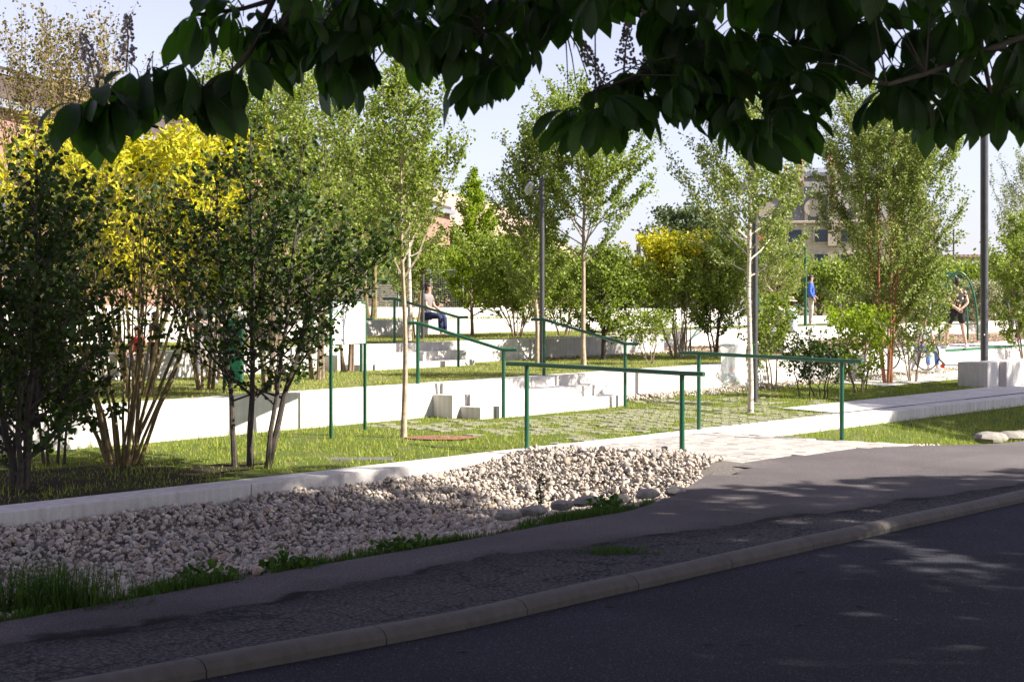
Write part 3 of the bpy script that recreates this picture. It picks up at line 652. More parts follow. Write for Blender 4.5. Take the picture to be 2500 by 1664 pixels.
# ------------------------------------------------------------------ trees
def wob(a, b, n, amp, bend=0.0):
    a, b = Vector(a), Vector(b); L = (b - a).length; out = []
    ph = [random.uniform(0, 6.28) for _ in range(4)]
    for i in range(n + 1):
        t = i / n; p = a.lerp(b, t)
        e = math.sin(math.pi * t)
        p += Vector((math.sin(t * 5 + ph[0]) + math.sin(t * 11 + ph[1]) * .5, math.sin(t * 6 + ph[2]) + math.sin(t * 9 + ph[3]) * .5, 0)) * amp * L * t ** 0.6
        p.z += -bend * L * e
        out.append(p)
    return out
def plen(pts, t):
    f = t * (len(pts) - 1); i = min(int(f), len(pts) - 2); return pts[i].lerp(pts[i + 1], f - i)
GN, GS = 1.3, 1.22
def grow(name, label, cat, base, H, prof, c0, n_leaf, leaf, lsize, lmat, bark, r0=0.035, stems=1, spread=0.3, asc=50, nprim=36, group=None, lean=(0, 0), jit=0.042, second=6, hang=False, clump=0.0, dens_pow=1.0, plan=None):
    """prof: list of (height fraction, half width). c0: crown start fraction."""
    n_leaf = int(n_leaf * GN); lsize *= GS
    root = tag(empty(name, tuple(base)), label, cat, group)
    tm = MB(); bmb = MB(); chains = []
    def width(f):
        for (a, wa_), (b, wb_) in zip(prof, prof[1:]):
            if a <= f <= b: return wa_ + (wb_ - wa_) * (f - a) / (b - a)
        return prof[-1][1] if f > prof[-1][0] else prof[0][1]
    axes = []
    for s in range(stems):
        if stems == 1:
            top = Vector((lean[0], lean[1], H)); a = wob((0, 0, -0.08), top, 12, 0.010)
        else:
            an = 2 * math.pi * s / stems + random.uniform(-.35, .35); hh = H * (random.uniform(0.68, 1.0) if s else 1.0); rr = spread * random.uniform(0.35, 1.0) * (0.35 if s == 0 else 1)
            b0 = Vector((math.cos(an), math.sin(an), 0)) * min(0.05 + 0.015 * stems, 0.16) * random.uniform(.4, 1)
            mid = Vector((math.cos(an) * rr * .55, math.sin(an) * rr * .55, hh * .42)) + b0
            top = Vector((math.cos(an) * rr + lean[0], math.sin(an) * rr + lean[1], hh))
            if plan: b0 = Vector((plan[s][0], plan[s][1], 0)); mid = Vector((plan[s][2] * .5 + plan[s][0] * .5, plan[s][3] * .5, H * .42)); top = Vector((plan[s][2], plan[s][3], H * plan[s][4]))
            a = [b0 + Vector((0, 0, -.08))] + [b0.lerp(mid, t) for t in (.25, .5, .75)] + [mid.lerp(top, t) for t in (0, .2, .4, .6, .8, 1)]
            a = [p + Vector((random.gauss(0, .012), random.gauss(0, .012), 0)) * (i > 0) for i, p in enumerate(a)]
        axes.append(a); m = len(a)
        rs = r0 if stems == 1 else r0 * random.uniform(.6, 1)
        rad = [rs * (1.25 if i == 0 else 1) * (1 - 0.90 * (i / (m - 1)) ** 1.1) + .002 for i in range(m)]
        if stems == 1: tm.tube(a, rad, 9)
        else: t2 = MB(); t2.tube(a, rad, 7); t2.build('stem', bark, root, smooth=True)
        for k in range(max(3, nprim // stems)):
            f = c0 + (0.97 - c0) * ((k + random.random()) / max(3, nprim // stems)) ** 0.9
            st = plen(a, f * (H / max(p.z for p in a)) if False else min(0.98, f)); 
            az = k * 2.399 + s + random.uniform(-.4, .4); el = R(asc + random.uniform(-14, 14)) * (1 if not hang else 1)
            fz = st.z / H
            wz = width(min(1, fz + 0.08)) * random.uniform(.65, 1.1) * (1.1 if stems == 1 else 1.0)
            L = wz / max(.25, math.cos(el)); L = min(L, max(.12, (H * 1.01 - st.z) / max(.2, math.sin(el)) if el > 0 else L))
            e = st + Vector((math.cos(az) * math.cos(el), math.sin(az) * math.cos(el), math.sin(el))) * L
            c = wob(st, e, 5, 0.03, 0.06); br = max(.0028, rad[min(m - 1, int(f * (m - 1)))] * .5)
            bmb.tube(c, [br * (1 - .8 * i / 5) + .0012 for i in range(6)], 4, False); chains.append((c, L, 0.30))
            for q in range(second):
                t = random.uniform(.25, .95); s0 = plen(c, t); az2 = az + random.choice((-1, 1)) * random.uniform(.4, 1.2); el2 = el + R(random.uniform(-35, 20)) - (R(35) if hang else 0)
                L2 = L * random.uniform(.22, .42) * (1.15 - t * .5)
                e2 = s0 + Vector((math.cos(az2) * math.cos(el2), math.sin(az2) * math.cos(el2), math.sin(el2))) * L2
                c2 = wob(s0, e2, 3, 0.04, 0.03); bmb.tube(c2, [br * .45, br * .3, br * .2, .001], 3, False); chains.append((c2, L2, 0.0))
        chains.append(([plen(a, t) for t in (max(c0, .55), .7, .8, .9, 1.0)], H * .35, 0.0))
    if stems == 1: tm.build('trunk', bark, root, smooth=True)
    bmb.build('branches', bark, root, smooth=True)
    tot = sum(max(.08, l) for _, l, _ in chains); pos = []
    for c, l, t0 in chains:
        k = int(n_leaf * max(.08, l) / tot + random.random())
        for _ in range(k):
            t = t0 + (1 - t0) * random.random() ** dens_pow; p = plen(c, t); j = jit
            pos.append((p.x + random.gauss(0, j), p.y + random.gauss(0, j), p.z + random.gauss(0, j) - (0.02 if hang else 0)))
    pos = np.array(pos); n = len(pos)
    if hang:
        rot = z_rot(n, 0.5); dn = np.array([[1, 0, 0], [0, 0.35, 0.94], [0, -0.94, 0.35]]); rot = np.einsum('nij,jk->nik', rot, dn)
    else: rot = rand_rot(n)
    V, Fc = scatter([leaf], pos, RNG.uniform(0.6, 1.15, n) * lsize, rot)
    link('crown', mesh_np('crown', V, Fc, lmat), root); return root
OV = [(0.0, .3), (0.35, 1.0), (0.6, .85), (0.85, .4), (1.0, .05)]
def pf(w, pts=OV): return [(a, b * w) for a, b in pts]
def at(px, py, v, dz=None):
    p = P(px, py, v); return p
def gz(p):                                # snap to the terraces
    u, v = UV(p)
    if v < 10.98: z = 0
    elif v < 14.8: z = z0(u, v)
    elif v < 19.6: z = zA(u)
    elif v < 21.8 and u > 28: z = zA(u)
    elif v < 25.2: z = zB(u)
    elif v < 30.2: z = zC(u) if u < 46 else zB(u)
    else: z = zD(u) if u < 48 else zB(u)
    return Vector((p.x, p.y, z))
def top_h(p, py): return (EYE + (HZ - py) * p.y / F) - p.z
def T(px, v, top_py, **kw):
    b = gz(P(px, 0, v)); H = top_h(b, top_py); return b, H

# single-stem lawn tree
b, H = T(985, 12.95, 120)
grow('young_tree', 'slender young tree with a straight pale trunk on the front lawn left of the steps', 'tree', b, H, pf(.80, [(0, .2), (.38, 1), (.55, .95), (.75, .7), (.9, .35), (1, .06)]), 0.40, 6600, OVAL, .042, M['leaf_mid'], M['bark_pale'], .036, asc=55, nprim=52, lean=(-.03, 0), second=6)
b, H = T(1425, 16.9, 195)
grow('young_tree', 'round-headed young tree with a pale trunk on the first terrace behind the middle handrail', 'tree', b, H, pf(1.35, [(0, .2), (.38, .9), (.55, 1), (.75, .8), (.9, .4), (1, .08)]), 0.36, 14500, OVAL, .05, M['leaf_mid'], M['bark_pale'], .047, asc=48, nprim=56, second=7)
b, H = T(1832, 11.95, 140)
grow('birch_tree', 'birch with a smooth whitish trunk in front of the lamp post and litter bag', 'tree', b, H, pf(1.25, [(0, .2), (.36, .95), (.55, 1), (.75, .7), (.9, .35), (1, .08)]), 0.38, 12500, KITE, .046, M['leaf_birch'], M['bark_birch'], .043, asc=46, nprim=46, second=6)
b, H = T(2165, 13.7, 170)
grow('birch_tree', 'broad multi-stemmed birch with reddish stems on the right of the lawn', 'tree', b, H, pf(1.75, [(0, .45), (.2, .85), (.4, 1), (.6, .9), (.8, .5), (1, .08)]), 0.10, 42000, KITE, .052, M['leaf_birch'], M['bark_red'], .030, stems=5, spread=.8, asc=55, nprim=80, second=7)
b, H = T(2500, 17.5, 350)
grow('birch_tree', 'tall thin pale birch at the right edge of the picture', 'tree', b, H, pf(1.1, [(0, .4), (.3, 1), (.5, .9), (.8, .45), (1, .05)]), 0.2, 6500, KITE, .055, M['leaf_birch'], M['bark_birch'], .045, asc=62, nprim=50, lean=(.1, 0))
b, H = T(2506, 14.35, 500)
grow('leafy_shrub', 'dense green shrub right of the dark lamp post at the picture edge', 'shrub', b, H, pf(1.0, [(0, .5), (.4, 1), (.7, .8), (1, .15)]), .08, 9000, OVAL, .06, M['leaf_mid'], M['bark_brown'], .025, stems=6, spread=.6, asc=50, nprim=60)
b, H = T(2395, 21.5, 690)
grow('flowering_shrub', 'pale blossoming shrub behind the green climbing arch', 'shrub', b, H, pf(1.3, [(0, .6), (.4, 1), (.7, .8), (1, .3)]), .08, 6000, OVAL, .07, leaf_mat('blossom', [(.40, .38, .28), (.15, .2, .06), (.5, .47, .38)], .3), M['bark_brown'], .02, stems=6, spread=.7, asc=45, nprim=50)
b, H = T(1885, 14.2, 720)
grow('small_shrub', 'small light green shrub with pale forked stems against the wall right of the lamp post', 'shrub', b, H, pf(.55, [(0, .3), (.3, .9), (.6, 1), (1, .3)]), .22, 2600, OVAL, .05, M['leaf_mid'], M['bark_pale'], .022, stems=3, spread=.35, asc=50, nprim=34)
b, H = T(2006, 12.7, 840)
grow('small_shrub', 'small dark-leaved shrub in front of the right handrail post', 'shrub', b, H, pf(.62, [(0, .4), (.3, 1), (.6, .9), (1, .2)]), .12, 900, OVAL, .055, M['leaf_dark'], M['bark_dark'], .015, stems=4, spread=.35, asc=50, nprim=30)
b, H = T(1965, 12.9, 800)
grow('small_shrub', 'sparse dark twiggy shrub left of the dark-leaved shrub on the lawn', 'shrub', b, H, pf(.45, [(0, .4), (.4, 1), (1, .3)]), .2, 420, OVAL, .05, M['leaf_dark'], M['bark_dark'], .012, stems=2, spread=.25, asc=50, nprim=16)
b, H = T(1890, 19.0, 540)
grow('young_tree', 'light green tree in front of the left end of the mansard building', 'tree', b, H, pf(.9, [(0, .5), (.3, .9), (.5, 1), (.7, .8), (.85, .5), (1, .1)]), .3, 4500, OVAL, .050, M['leaf_mid'], M['bark_birch'], .045, asc=50, nprim=64)
b, H = T(2100, 12.9, 750)
grow('leafy_shrub', 'bright lime green maple-leaved shrub under the broad birch', 'shrub', b, H, pf(.62, [(0, .4), (.3, .9), (.6, 1), (.85, .7), (1, .2)]), .15, 1800, OVAL, .062, M['leaf_lime'], M['bark_brown'], .022, stems=5, spread=.7, asc=48, nprim=50)
b, H = T(2230, 13.6, 620)
grow('leafy_shrub', 'light green shrub filling the right side under the broad birch', 'shrub', b, H, pf(.9, [(0, .4), (.4, 1), (.8, .6), (1, .2)]), .15, 6500, KITE, .05, M['leaf_birch'], M['bark_brown'], .02, stems=5, spread=.5, asc=48, nprim=50)
b, H = T(1652, 17.6, 580)
grow('forsythia_shrub', 'yellow flowering shrub with pale bare lower stems right of the round-headed tree', 'shrub', b, H, pf(1.0, [(0, .2), (.45, .7), (.75, 1), (.9, .9), (1, .5)]), .50, 5000, OVAL, .068, M['leaf_yellow'], M['bark_pale'], .02, stems=9, spread=.6, asc=55, nprim=72)
b, H = T(1668, 17.3, 640)
grow('leafy_shrub', 'light green leafy shrub growing into the small yellow flowering shrub', 'shrub', b, H, pf(.95, [(0, .3), (.4, .9), (.75, 1), (1, .3)]), .3, 4000, OVAL, .05, M['leaf_mid'], M['bark_pale'], .018, stems=6, spread=.6, asc=50, nprim=50)
b, H = T(1745, 17.0, 590)
grow('leafy_shrub', 'tall green shrub behind the hanging litter bag', 'shrub', b, H, pf(.85, [(0, .5), (.4, 1), (.75, .8), (1, .2)]), .15, 6500, OVAL, .055, M['leaf_mid'], M['bark_dark'], .025, stems=4, spread=.5, asc=55, nprim=56)
b, H = T(1587, 16.2, 760)
grow('small_shrub', 'small twiggy shrub on the first terrace just left of the yellow shrub', 'shrub', b, H, pf(.55, [(0, .3), (.5, 1), (1, .5)]), .3, 1200, OVAL, .045, M['leaf_mid'], M['bark_brown'], .013, stems=5, spread=.45, asc=50, nprim=30)
b, H = T(1473, 18.2, 600)
grow('young_tree', 'low green tree with a dark mossy trunk behind the round-headed tree', 'tree', b, H, pf(1.0, [(0, .5), (.3, .9), (.6, 1), (.85, .6), (1, .2)]), .18, 8500, OVAL, .05, M['leaf_mid'], M['bark_dark'], .055, asc=30, nprim=56)
b, H = T(1312, 17.6, 290)
grow('young_tree', 'tall airy tree standing beside the grey lamp post left of the round-headed tree', 'tree', b, H, pf(.78, [(0, .5), (.3, .9), (.5, 1), (.7, .8), (.85, .5), (1, .06)]), .16, 8500, OVAL, .048, M['leaf_mid'], M['bark_pale'], .042, asc=58, nprim=60, lean=(-.15, 0))
b, H = T(1262, 21.2, 575)
grow('leafy_shrub', 'dark green bushy shrub under the tiled roof behind the stair handrail', 'shrub', b, H, pf(1.25, [(0, .5), (.35, 1), (.7, .85), (1, .25)]), .1, 11500, OVAL, .06, M['leaf_mid'], M['bark_brown'], .022, stems=7, spread=.8, asc=50, nprim=80)
b, H = T(1375, 21.5, 640)
grow('leafy_shrub', 'green shrub filling the gap behind the round-headed tree trunk', 'shrub', b, H, pf(1.2, [(0, .5), (.4, 1), (.7, .85), (1, .3)]), .1, 9000, OVAL, .06, M['leaf_mid'], M['bark_brown'], .022, stems=6, spread=.8, asc=50, nprim=70)
b, H = T(1153, 23.0, 405)
grow('young_tree', 'narrow lime green tree on the middle terrace below the tiled roof', 'tree', b, H, pf(.85, [(0, .6), (.25, 1), (.5, .85), (.75, .55), (1, .06)]), .12, 9000, OVAL, .055, M['leaf_lime'], M['bark_brown'], .04, asc=45, nprim=64)
b, H = T(998, 21.2, 330)
grow('birch_tree', 'birch with a bright white trunk on the middle terrace behind the thin lawn tree', 'tree', b, H, pf(1.0, [(0, .2), (.45, 1), (.7, .8), (1, .08)]), .40, 6500, KITE, .05, M['leaf_birch'], M['bark_birch'], .052, asc=50, nprim=44)
b, H = T(1015, 21.9, 500)
grow('leafy_shrub', 'thin brown-stemmed shrub right of the white birch trunk', 'shrub', b, H, pf(.7, [(0, .2), (.5, 1), (1, .4)]), .35, 3500, OVAL, .05, M['leaf_mid'], M['bark_olive'], .03, stems=3, spread=.4, asc=50, nprim=36)
b, H = T(906, 27.2, 380)
grow('young_tree', 'tree with twin tan trunks on the upper terrace behind the sign board', 'tree', b, H, pf(1.6, [(0, .2), (.4, .9), (.6, 1), (1, .1)]), .32, 9000, OVAL, .06, M['leaf_mid'], M['bark_olive'], .085, stems=2, spread=.35, asc=45, nprim=50)
# trees of the left middle, in the sun
b, H = T(655, 15.6, 130)
grow('young_tree', 'tall sunlit multi-stemmed tree behind the dark three-trunked tree', 'tree', b, H, pf(1.15, [(0, .6), (.3, .9), (.5, 1), (.75, .75), (.9, .4), (1, .08)]), .10, 11500, OVAL, .046, M['leaf_mid'], M['bark_brown'], .034, stems=5, spread=.7, asc=62, nprim=85, second=6)
b, H = T(775, 17.3, 165)
grow('young_tree', 'sunlit light green tree just left of the thin lawn tree', 'tree', b, H, pf(1.2, [(0, .6), (.3, .9), (.5, 1), (.75, .7), (.9, .4), (1, .08)]), .10, 10500, OVAL, .048, M['leaf_mid'], M['bark_brown'], .034, stems=5, spread=.7, asc=62, nprim=85, second=6)
b, H = T(850, 18.8, 330)
grow('leafy_shrub', 'sunlit green shrub between the sign board and the thin lawn tree', 'shrub', b, H, pf(1.1, [(0, .4), (.45, .8), (.65, 1), (.85, .7), (1, .2)]), .38, 6500, OVAL, .05, M['leaf_mid'], M['bark_brown'], .024, stems=5, spread=.6, asc=55, nprim=60)
b, H = T(520, 18.6, 380)
grow('young_tree', 'slim green tree between the yellow shrub and the three-trunked tree', 'tree', b, H, pf(1.0, [(0, .6), (.3, .9), (.5, 1), (.75, .7), (1, .08)]), .42, 3800, OVAL, .048, M['leaf_mid'], M['bark_brown'], .03, stems=4, spread=.6, asc=60, nprim=50)
b, H = T(335, 15.9, 335)
grow('forsythia_shrub', 'large bright yellow flowering shrub on the left behind the fan of pale stems', 'shrub', b, H, pf(1.35, [(0, .3), (.4, .75), (.7, 1), (.88, .75), (1, .25)]), .40, 10500, NARROW, .12, M['leaf_yellow'], M['bark_olive'], .028, stems=12, spread=1.1, asc=50, nprim=110, second=6)
b, H = T(505, 16.6, 430)
grow('forsythia_shrub', 'yellow flowering shrub seen through the three-trunked tree', 'shrub', b, H, pf(1.1, [(0, .3), (.4, .9), (.7, 1), (1, .3)]), .35, 2600, OVAL, .07, M['leaf_yellow'], M['bark_olive'], .022, stems=8, spread=.9, asc=50, nprim=60)
b, H = T(60, 18.5, 380)
grow('forsythia_shrub', 'yellow flowering shrub at the far left edge under the brown-leaved tree', 'shrub', b, H, pf(1.2, [(0, .3), (.4, .9), (.7, 1), (1, .3)]), .35, 2400, NARROW, .11, M['leaf_yellow'], M['bark_olive'], .022, stems=8, spread=.9, asc=50, nprim=60)
b, H = T(140, 19.5, 55)
grow('bronze_tree', 'tall bronze-leaved tree with upright shoots reaching into the sky at the left', 'tree', b, H, pf(1.4, [(0, .5), (.4, 1), (.65, .9), (.82, .7), (1, .45)]), .35, 7000, OVAL, .045, M['leaf_brown'], M['bark_brown'], .03, stems=9, spread=1.0, asc=70, nprim=90, second=4, jit=.045)
# front trees in the shade
b = gz(P(612, 0, 11.75)); H = top_h(b, 300)
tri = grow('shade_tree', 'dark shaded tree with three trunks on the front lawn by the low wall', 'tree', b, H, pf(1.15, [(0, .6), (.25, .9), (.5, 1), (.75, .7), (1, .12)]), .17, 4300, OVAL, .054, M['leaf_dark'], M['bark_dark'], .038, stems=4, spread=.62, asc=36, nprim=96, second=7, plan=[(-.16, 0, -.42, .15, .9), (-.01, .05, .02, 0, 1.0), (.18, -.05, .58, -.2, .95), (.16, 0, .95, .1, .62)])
b = gz(P(300, 0, 12.9)); H = top_h(b, 420)
grow('fan_shrub', 'shrub of many pale olive stems fanning up from the shaded soil', 'shrub', b, H, pf(1.0, [(0, .3), (.5, .8), (.8, 1), (1, .4)]), .5, 1000, OVAL, .05, M['leaf_dark'], M['bark_olive'], .022, stems=18, spread=1.0, asc=55, nprim=75)
b = gz(P(48, 0, 11.9)); H = top_h(b, 330)
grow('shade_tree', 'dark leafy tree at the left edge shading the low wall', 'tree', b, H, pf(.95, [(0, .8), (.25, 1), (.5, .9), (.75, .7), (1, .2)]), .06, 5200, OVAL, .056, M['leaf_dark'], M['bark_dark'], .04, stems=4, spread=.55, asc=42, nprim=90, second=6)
b = gz(P(130, 0, 13.4)); H = top_h(b, 560)
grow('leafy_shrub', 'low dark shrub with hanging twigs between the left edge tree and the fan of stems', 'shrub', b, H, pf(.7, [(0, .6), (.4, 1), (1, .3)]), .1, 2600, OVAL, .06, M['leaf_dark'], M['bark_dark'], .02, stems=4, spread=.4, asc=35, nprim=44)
# low boughs of the three-trunked tree
# far greenery
def far_tree(px, d, base_z, top_py, w, n, lab, mat='leaf_far', size=.22, grp=None):
    b = D(px, 0, d); b.z = base_z; H = top_h(b, top_py)
    grow('far_tree', lab, 'tree', b, H, pf(w, [(0, .6), (.3, 1), (.7, .85), (1, .25)]), .12, n, OVAL, size, M[mat], M['bark_brown'], .12, stems=1, asc=40, nprim=44, jit=.22, second=5, group=grp)
far_tree(1672, 85, 1, 515, 2.6, 4200, 'dark rounded tree in the distance behind the yellow shrub')
far_tree(1740, 88, 1, 540, 2.6, 3600, 'dark distant tree just right of the rounded far tree')
for i, (px, d, top, w) in enumerate(sorted([(700, 56, 640, 2.4), (800, 60, 600, 2.2), (870, 54, 620, 2.2), (950, 62, 610, 2.4), (1040, 58, 635, 2.2), (1120, 60, 620, 2.2), (1210, 58, 640, 2.4), (1300, 62, 630, 2.4), (1400, 60, 650, 2.4), (1500, 64, 640, 2.4), (1590, 62, 655, 2.2), (1800, 62, 600, 2.4), (1900, 66, 640, 2.4), (2000, 64, 650, 2.4), (2100, 66, 640, 2.4), (2200, 60, 650, 2.4), (2290, 62, 650, 1.8), (2370, 56, 665, 2.0), (2460, 56, 640, 2.2), (560, 52, 600, 2.4), (430, 50, 600, 2.4), (290, 50, 600, 2.4), (150, 50, 600, 2.4), (20, 50, 600, 2.4)])):
    far_tree(px, d, 1.0, top, w, 2600, 'distant olive green bush of the back hedge line, ' + ORD[i] + ' from the left', 'leaf_mid', .13, 'bushes of the distant hedge line')

# ------------------------------------------------------------------ handrails
def handrail(label, v1, v2, pa, pb, end_a, end_b, base_a, base_b, grp):
    """pa/pb: (px, py) of the rail at the posts; end_a/b: px of the free ends; base: py of the post feet."""
    A = P(*pa, v1); B = P(*pb, v2); A0 = P(pa[0], base_a, v1); B0 = P(pb[0], base_b, v2)
    root = tag(empty('handrail', (A0.x, A0.y, A0.z)), label, 'handrail', grp)
    inv = Vector((A0.x, A0.y, A0.z)); d = (B - A); hd = Vector((d.x, d.y, 0)).normalized()
    def ext(Pt, px, sgn):
        t = (px - 1250) / F; k = (t * Pt.y - Pt.x) / (hd.x - t * hd.y); return Pt + hd * k
    Ea, Eb = ext(A, end_a, -1), ext(B, end_b, 1)
    m = MB(); rp = [Ea, A - hd * .03, A + hd * .03 + Vector((0, 0, d.z / d.length * .03)), B - hd * .03 - Vector((0, 0, d.z / d.length * .03)), B + hd * .03, Eb]
    m.tube([p - inv for p in rp], .026, 12); m.build('rail', M['green'], root, smooth=True)
    for top, foot in ((A, A0), (B, B0)):
        m = MB(); m.tube([foot - inv - Vector((0, 0, .06)), top - inv - Vector((0, 0, .012))], .028, 12); m.build('post', M['green'], root, smooth=True)
G = 'green tubular handrails'
handrail('nearest green handrail, on the left of the paved path above the gravel', 10.9, 8.62, (1286, 889), (1665, 911), 1238, 1719, 1096, 1130, G)
handrail('green handrail on the right of the paved path, in front of the litter bag', 10.9, 8.72, (1706, 862), (2055, 881), 1662, 2104, 1049, 1071, G)
handrail('sloping green handrail on the left of the wide steps, behind the thin lawn tree', 15.0, 13.88, (1020, 788), (1229, 854), 983, 1262, 940, 1012, G)
handrail('sloping green handrail on the right of the wide steps, in front of the round-headed tree', 15.0, 13.88, (1328, 780), (1526, 839), 1296, 1558, 918, 984, G)
handrail('sloping green handrail of the upper steps above the seated person', 19.8, 18.5, (963, 729), (1119, 774), 936, 1142, 840, 892, G)
handrail('far green handrail whose lower end shows right of the sign board', 19.8, 18.5, (760, 742), (882, 779), 735, 912, 842, 900, G)
p1 = P(1686, 829, 18.2); p2 = D(1782, 760, 44)
root = tag(empty('handrail', (p1.x, p1.y, zA(24))), 'distant green stair handrail rising behind the yellow shrub', 'handrail', G)
o0 = root.location.copy(); m = MB(); m.tube([p1 - o0, P(1700, 808, 18.6) - o0, p2 - o0], .0225, 10); m.build('rail', M['green'], root, smooth=True)
m = MB(); m.tube([(p1.x - o0.x, p1.y - o0.y, 0), p1 - o0], .021, 10); m.build('post', M['green'], root, smooth=True)
m = MB(); q = p2 - o0; m.tube([(q.x, q.y, 0), q], .021, 10); m.build('post', M['green'], root, smooth=True)

# ------------------------------------------------------------------ lamps
def lamp(base, top_z, r, label, heads, grp='tall grey lamp posts'):
    root = tag(empty('street_lamp', tuple(base)), label, 'street lamp', grp); H = top_z - base.z
    m = MB(); m.tube([(0, 0, -.1), (0, 0, H)], r, 16); m.build('pole', M['pole'], root, smooth=True)
    m = MB(); m.tube([(0, 0, H), (0, 0, H + .02)], r * 1.08, 16); m.build('pole_cap', M['pole'], root)
    for (z, an, L) in heads:
        dx, dy = math.cos(an), math.sin(an); m = MB(); zz = z - base.z
        m.tube([(0, 0, zz), (dx * L, dy * L, zz)], .018, 8); m.tube([(dx * L, dy * L, zz - .03), (dx * L, dy * L, zz + .10)], .03, 8)
        ar = m.build('lamp_arm', M['pole'], root, smooth=True)
        m = MB(); m.tube([(dx * L + .02, dy * L - .06, zz + .12), (dx * L - .005, dy * L + .02, zz + .03), (dx * L - .02, dy * L + .08, zz - .02)], [.05, .10, .105], 14); hd = m.build('lamp_head', M['steel'], root, smooth=True)
    return root
b = gz(P(1843, 0, 12.95)); lamp(b, 4.35, .048, 'grey lamp post behind the birch, holding the clear litter bag', [(3.75, 2.9, .22), (3.55, .6, .2)])
b = gz(P(1323, 0, 17.0)); lamp(b, 4.1, .048, 'grey lamp post beside the tall airy tree left of the round-headed tree', [(3.9, 2.9, .22)])
b = gz(P(1032, 0, 21.9)); lamp(b, 4.8, .04, 'distant grey lamp post by the person in navy trousers', [(4.3, 2.8, .2)])
b = D(2403, 0, 31.8); b.z = .12; lp = lamp(b, 6.3, .0855, 'thick dark lamp post behind the concrete block bench', [(5.9, 2.9, .25)])
m = MB(); m.box((-.035, -.0885, 0.98), (-.015, -.0805, 1.02)); m.build('sticker', M['white'], lp)
M['scuff'] = simple('black_scuff', (.012, .012, .012), .6)
m = MB()
for k in range(46):
    z = random.uniform(.02, 2.0); a = random.uniform(-1.15, -.1); s = random.uniform(.012, .045); c = Vector((math.cos(a) * .0870, math.sin(a) * .0870, z)); tx = Vector((-math.sin(a), math.cos(a), 0)); n0 = len(m.V)
    for q in range(7):
        w = 2 * math.pi * q / 7; rr = s * random.uniform(.5, 1); dd = math.cos(w) * rr * .8; aa = a + dd / .0870
        m.V.append((math.cos(aa) * .0872, math.sin(aa) * .0872, z + math.sin(w) * rr * 1.7))
    m.F.append(tuple(range(n0, n0 + 7)))
m.build('scuff_marks', M['scuff'], lp)['kind'] = 'stuff'
b = D(2328, 0, 72); b.z = 1.0; lamp(b, 5.85, .045, 'small distant lamp post with two round heads near the roofed shelter', [(4.75, 2.9, .32), (3.75, .2, .4)])

# litter bag on its ring
b = gz(P(1790, 0, 12.85)); zr = EYE - (842 - HZ) * b.y / F; root = tag(empty('litter_bag_holder', tuple(b)), 'clear plastic litter bag of colourful rubbish hanging from a green ring at the lamp post', 'litter bag')
hz = zr - b.z; rr = .20
m = MB(); m.tube([(rr * math.cos(w), rr * math.sin(w), hz) for w in lin(0, 2 * math.pi, 24)], .014, 8); m.tube([(rr, 0, hz), (.37, .04, hz)], .016, 8); m.build('ring', M['green'], root, smooth=True)
m = MB(); m.box((.31, -.05, hz - .16), (.345, .05, hz + .05)); m.build('bracket', M['green'], root, bevel=.004)
def bag_mat():
    m, nt, bb = mat_new('clear_plastic'); bb.inputs['Base Color'].default_value = (.9, .92, .92, 1); bb.inputs['Roughness'].default_value = .25
    tr = nt.nodes.new('ShaderNodeBsdfTransparent'); ms = nt.nodes.new('ShaderNodeMixShader')
    c = coord(nt); mp = nt.nodes.new('ShaderNodeMapping'); mp.inputs['Scale'].default_value = (26, 26, 2.5); nt.links.new(c, mp.inputs[0]); n = nd(nt, 'ShaderNodeTexNoise', Scale=1.0, Detail=3.0); nt.links.new(mp.outputs[0], n.inputs['Vector'])
    r = ramp(nt, [(.3, (.35, .35, .35)), (.7, (.8, .8, .8))], n.outputs['Fac']); nt.links.new(r.outputs[0], ms.inputs[0])
    nt.links.new(tr.outputs[0], ms.inputs[1]); nt.links.new(bb.outputs[0], ms.inputs[2]); nt.links.new(ms.outputs[0], nt.nodes['Material Output'].inputs[0]); return m
m = MB(); K = 30; rows = [(.04, .215), (0, .225), (-.05, .212), (-.2, .20), (-.35, .205), (-.5, .225), (-.6, .215), (-.68, .15), (-.72, .05)]
for i, (dz, r_) in enumerate(rows):
    for k in range(K):
        w = 2 * math.pi * k / K; q = r_ * (1 + .045 * math.sin(w * 9 + i) + .03 * math.sin(w * 5 + i * 2)); m.V.append((q * math.cos(w), q * math.sin(w), hz + dz + .008 * math.sin(w * 7)))
for i in range(len(rows) - 1):
    for k in range(K): a = i * K + k; c2 = i * K + (k + 1) % K; m.F.append((a, c2, c2 + K, a + K))
bag = m.build('bag', bag_mat(), root, smooth=True)
cols = [(.05, .25, .6), (.6, .03, .03), (.1, .6, .2), (.8, .25, .03), (.65, .6, .55), (.04, .04, .04), (.7, .7, .7), (.35, .05, .12), (.5, .5, .52), (.1, .35, .35)]
for k in range(26):
    c = cols[k % 10]; m = MB(); a = random.uniform(0, 6.28); q = random.uniform(.03, .16); z = hz - random.uniform(.36, .66); s = random.uniform(.03, .055)
    if z < hz - .6: q *= .55
    V, Fc = scatter([SV1[k % 8]], [(q * math.cos(a), q * math.sin(a), z)], [s * 1.25]); link('rubbish', mesh_np('rubbish', V, Fc, simple('rubbish_%d' % k, c, .4)), root)

